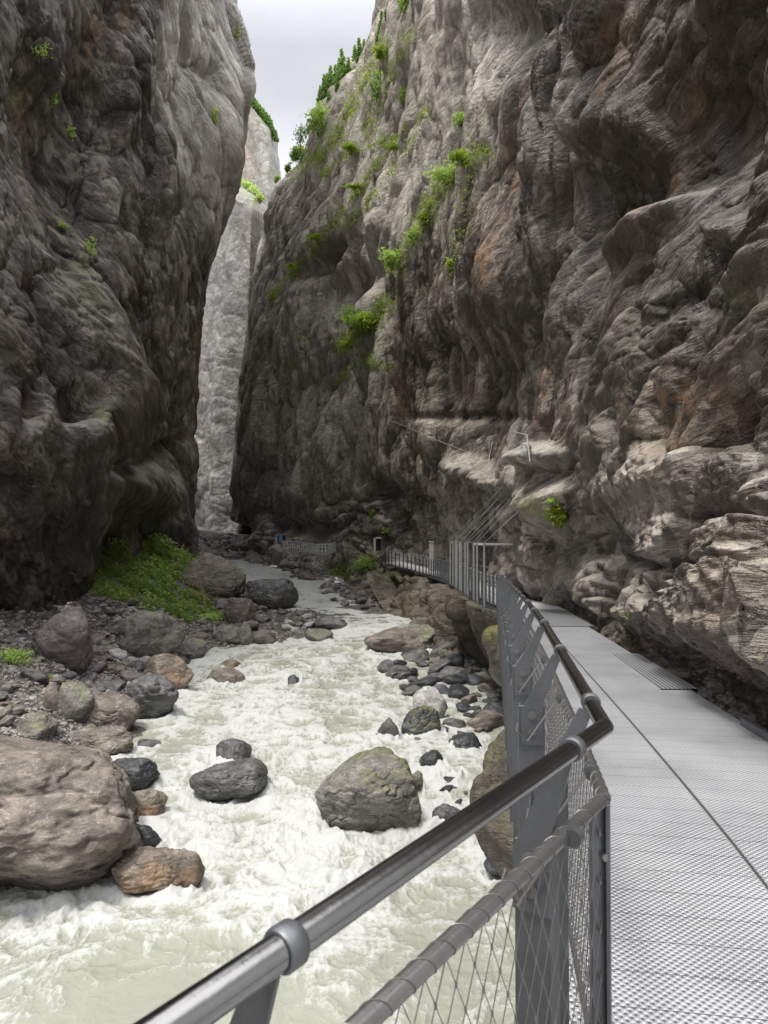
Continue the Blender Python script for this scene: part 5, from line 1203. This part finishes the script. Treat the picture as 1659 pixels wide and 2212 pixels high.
# hanging ropes on the right cliff
for path, lab in [([(845, 905), (900, 925), (975, 960), (1020, 990), (1052, 1035), (1068, 1037)], 'long thin pale cable sagging across the right cliff above the walkway'), ([(1083, 960), (1078, 990), (1072, 1025), (1085, 1035), (1092, 1000)], 'short pale cable looping down beside the lit rock rib'), ([(1128, 938), (1132, 958), (1150, 975), (1178, 984)], 'short pale cable curling onto the flat ledge block')]:
    q = []
    for X, Y in path:
        h_ = hit(X, Y, RW)
        if h_: q.append(np.array(h_[0])+np.array(h_[1])*.5)
    mb = MB(); mb.tube(q, .014, 6); tag(mb.build('hanging_cable', M['concrete'], smooth=True), lab, 'cable')
# flat ledge blocks
for X0, X1, Y0, Y1, D_, lab in [(1108, 1205, 968, 1006, None, 'flat pale slab resting on the lit ledge of the right cliff'), (1122, 1150, 955, 990, None, 'small pale block under the edge of the flat slab')]:
    h_ = hit((X0+X1)/2, Y1, RW); D = h_[0][1]-.6; sx = (X1-X0)*K*D/F/2; hz = (Y1-Y0)*K*D/F/2
    me = rock_mesh('ledge_block', int(X0), 6, (sx, sx*.7, hz), sharp=16, strata=.08, tilt=.1, skirt=0); o = link('ledge_block', me, M['pale']); p = UP((X0+X1)/2, (Y0+Y1)/2, D); o.location = tuple(p); tag(o, lab, 'rock')

# ------------------------------------------------------------------ world, sun, camera
w = bpy.data.worlds.new('World'); bpy.context.scene.world = w; w.use_nodes = True; nt = w.node_tree; nt.nodes.clear()
o_ = nt.nodes.new('ShaderNodeOutputWorld'); bg = nt.nodes.new('ShaderNodeBackground'); nt.links.new(bg.outputs[0], o_.inputs[0])
SUN_EL, SUN_AZ = rad(62), rad(200)
sky = nt.nodes.new('ShaderNodeTexSky'); sky.sky_type = 'NISHITA'; sky.sun_disc = False; sky.sun_elevation = SUN_EL; sky.sun_rotation = SUN_AZ
tc = nt.nodes.new('ShaderNodeTexCoord'); sp = nt.nodes.new('ShaderNodeSeparateXYZ'); nt.links.new(tc.outputs['Generated'], sp.inputs[0])
def wm(op, a, b=None):
    n_ = nt.nodes.new('ShaderNodeMath'); n_.operation = op
    for i, v in enumerate((a, b)):
        if v is None: continue
        if isinstance(v, bpy.types.NodeSocket): nt.links.new(v, n_.inputs[i])
        else: n_.inputs[i].default_value = v
    return n_.outputs[0]
# overcast luminance: soft white by the horizon, greyer veil at mid height, bright overhead
cr = nt.nodes.new('ShaderNodeValToRGB'); nt.links.new(sp.outputs[2], cr.inputs[0]); e = cr.color_ramp.elements
e[0].position = .0; e[0].color = (.92, .93, .95, 1); e[1].position = 1.0; e[1].color = (4.3, 4.3, 4.4, 1)
for ps, c in ((.30, (1.15, 1.15, 1.15, 1)), (.42, (1.0, 1.0, 1.03, 1)), (.56, (.78, .80, .88, 1)), (.64, (1.5, 1.52, 1.6, 1)), (.74, (3.8, 3.8, 3.9, 1))):
    q = e.new(ps); q.color = c
nz = nt.nodes.new('ShaderNodeTexNoise'); mp = nt.nodes.new('ShaderNodeMapping'); mp.inputs['Scale'].default_value = (1, 1, 2.2); nt.links.new(tc.outputs['Generated'], mp.inputs[0]); nt.links.new(mp.outputs[0], nz.inputs['Vector']); nz.inputs['Scale'].default_value = 3.2; nz.inputs['Detail'].default_value = 5
cl = wm('ADD', wm('MULTIPLY', nz.outputs['Fac'], .75), .66)
mul = nt.nodes.new('ShaderNodeVectorMath'); mul.operation = 'SCALE'; nt.links.new(cr.outputs[0], mul.inputs[0]); nt.links.new(cl, mul.inputs['Scale'])
sk = nt.nodes.new('ShaderNodeVectorMath'); sk.operation = 'SCALE'; nt.links.new(sky.outputs[0], sk.inputs[0]); sk.inputs['Scale'].default_value = .06
mx = nt.nodes.new('ShaderNodeMix'); mx.data_type = 'RGBA'; mx.inputs[0].default_value = .94; nt.links.new(sk.outputs[0], mx.inputs[6]); nt.links.new(mul.outputs[0], mx.inputs[7])
nt.links.new(mx.outputs[2], bg.inputs[0]); bg.inputs[1].default_value = 1.0
sl = bpy.data.lights.new('sun', 'SUN'); sl.energy = 3.2; sl.angle = rad(9); sl.color = (1, .96, .90); so = bpy.data.objects.new('sun', sl); C.objects.link(so)
# direction the light comes from
sd = Vector((-.27, -.30, .915)).normalized(); so.rotation_euler = sd.to_track_quat('Z', 'Y').to_euler()
sky.sun_elevation = math.asin(sd.z); sky.sun_rotation = math.atan2(sd.x, sd.y)
cam = bpy.data.cameras.new('camera'); co = bpy.data.objects.new('camera', cam); C.objects.link(co); bpy.context.scene.camera = co
co.location = (0, 0, 0); co.rotation_euler = (math.pi/2+PITCH, 0, 0); cam.sensor_fit = 'VERTICAL'; cam.sensor_height = 36; cam.lens = 36*720/1024
cam.clip_start = .02; cam.clip_end = 2000
cam.dof.use_dof = True; cam.dof.focus_distance = 9; cam.dof.aperture_fstop = 9
sc = bpy.context.scene; sc.view_settings.view_transform = 'Standard'; sc.view_settings.look = 'None'; sc.view_settings.exposure = 0; sc.view_settings.gamma = 1
sc.cycles.max_bounces = 8; sc.cycles.diffuse_bounces = 7; sc.cycles.use_denoising = True
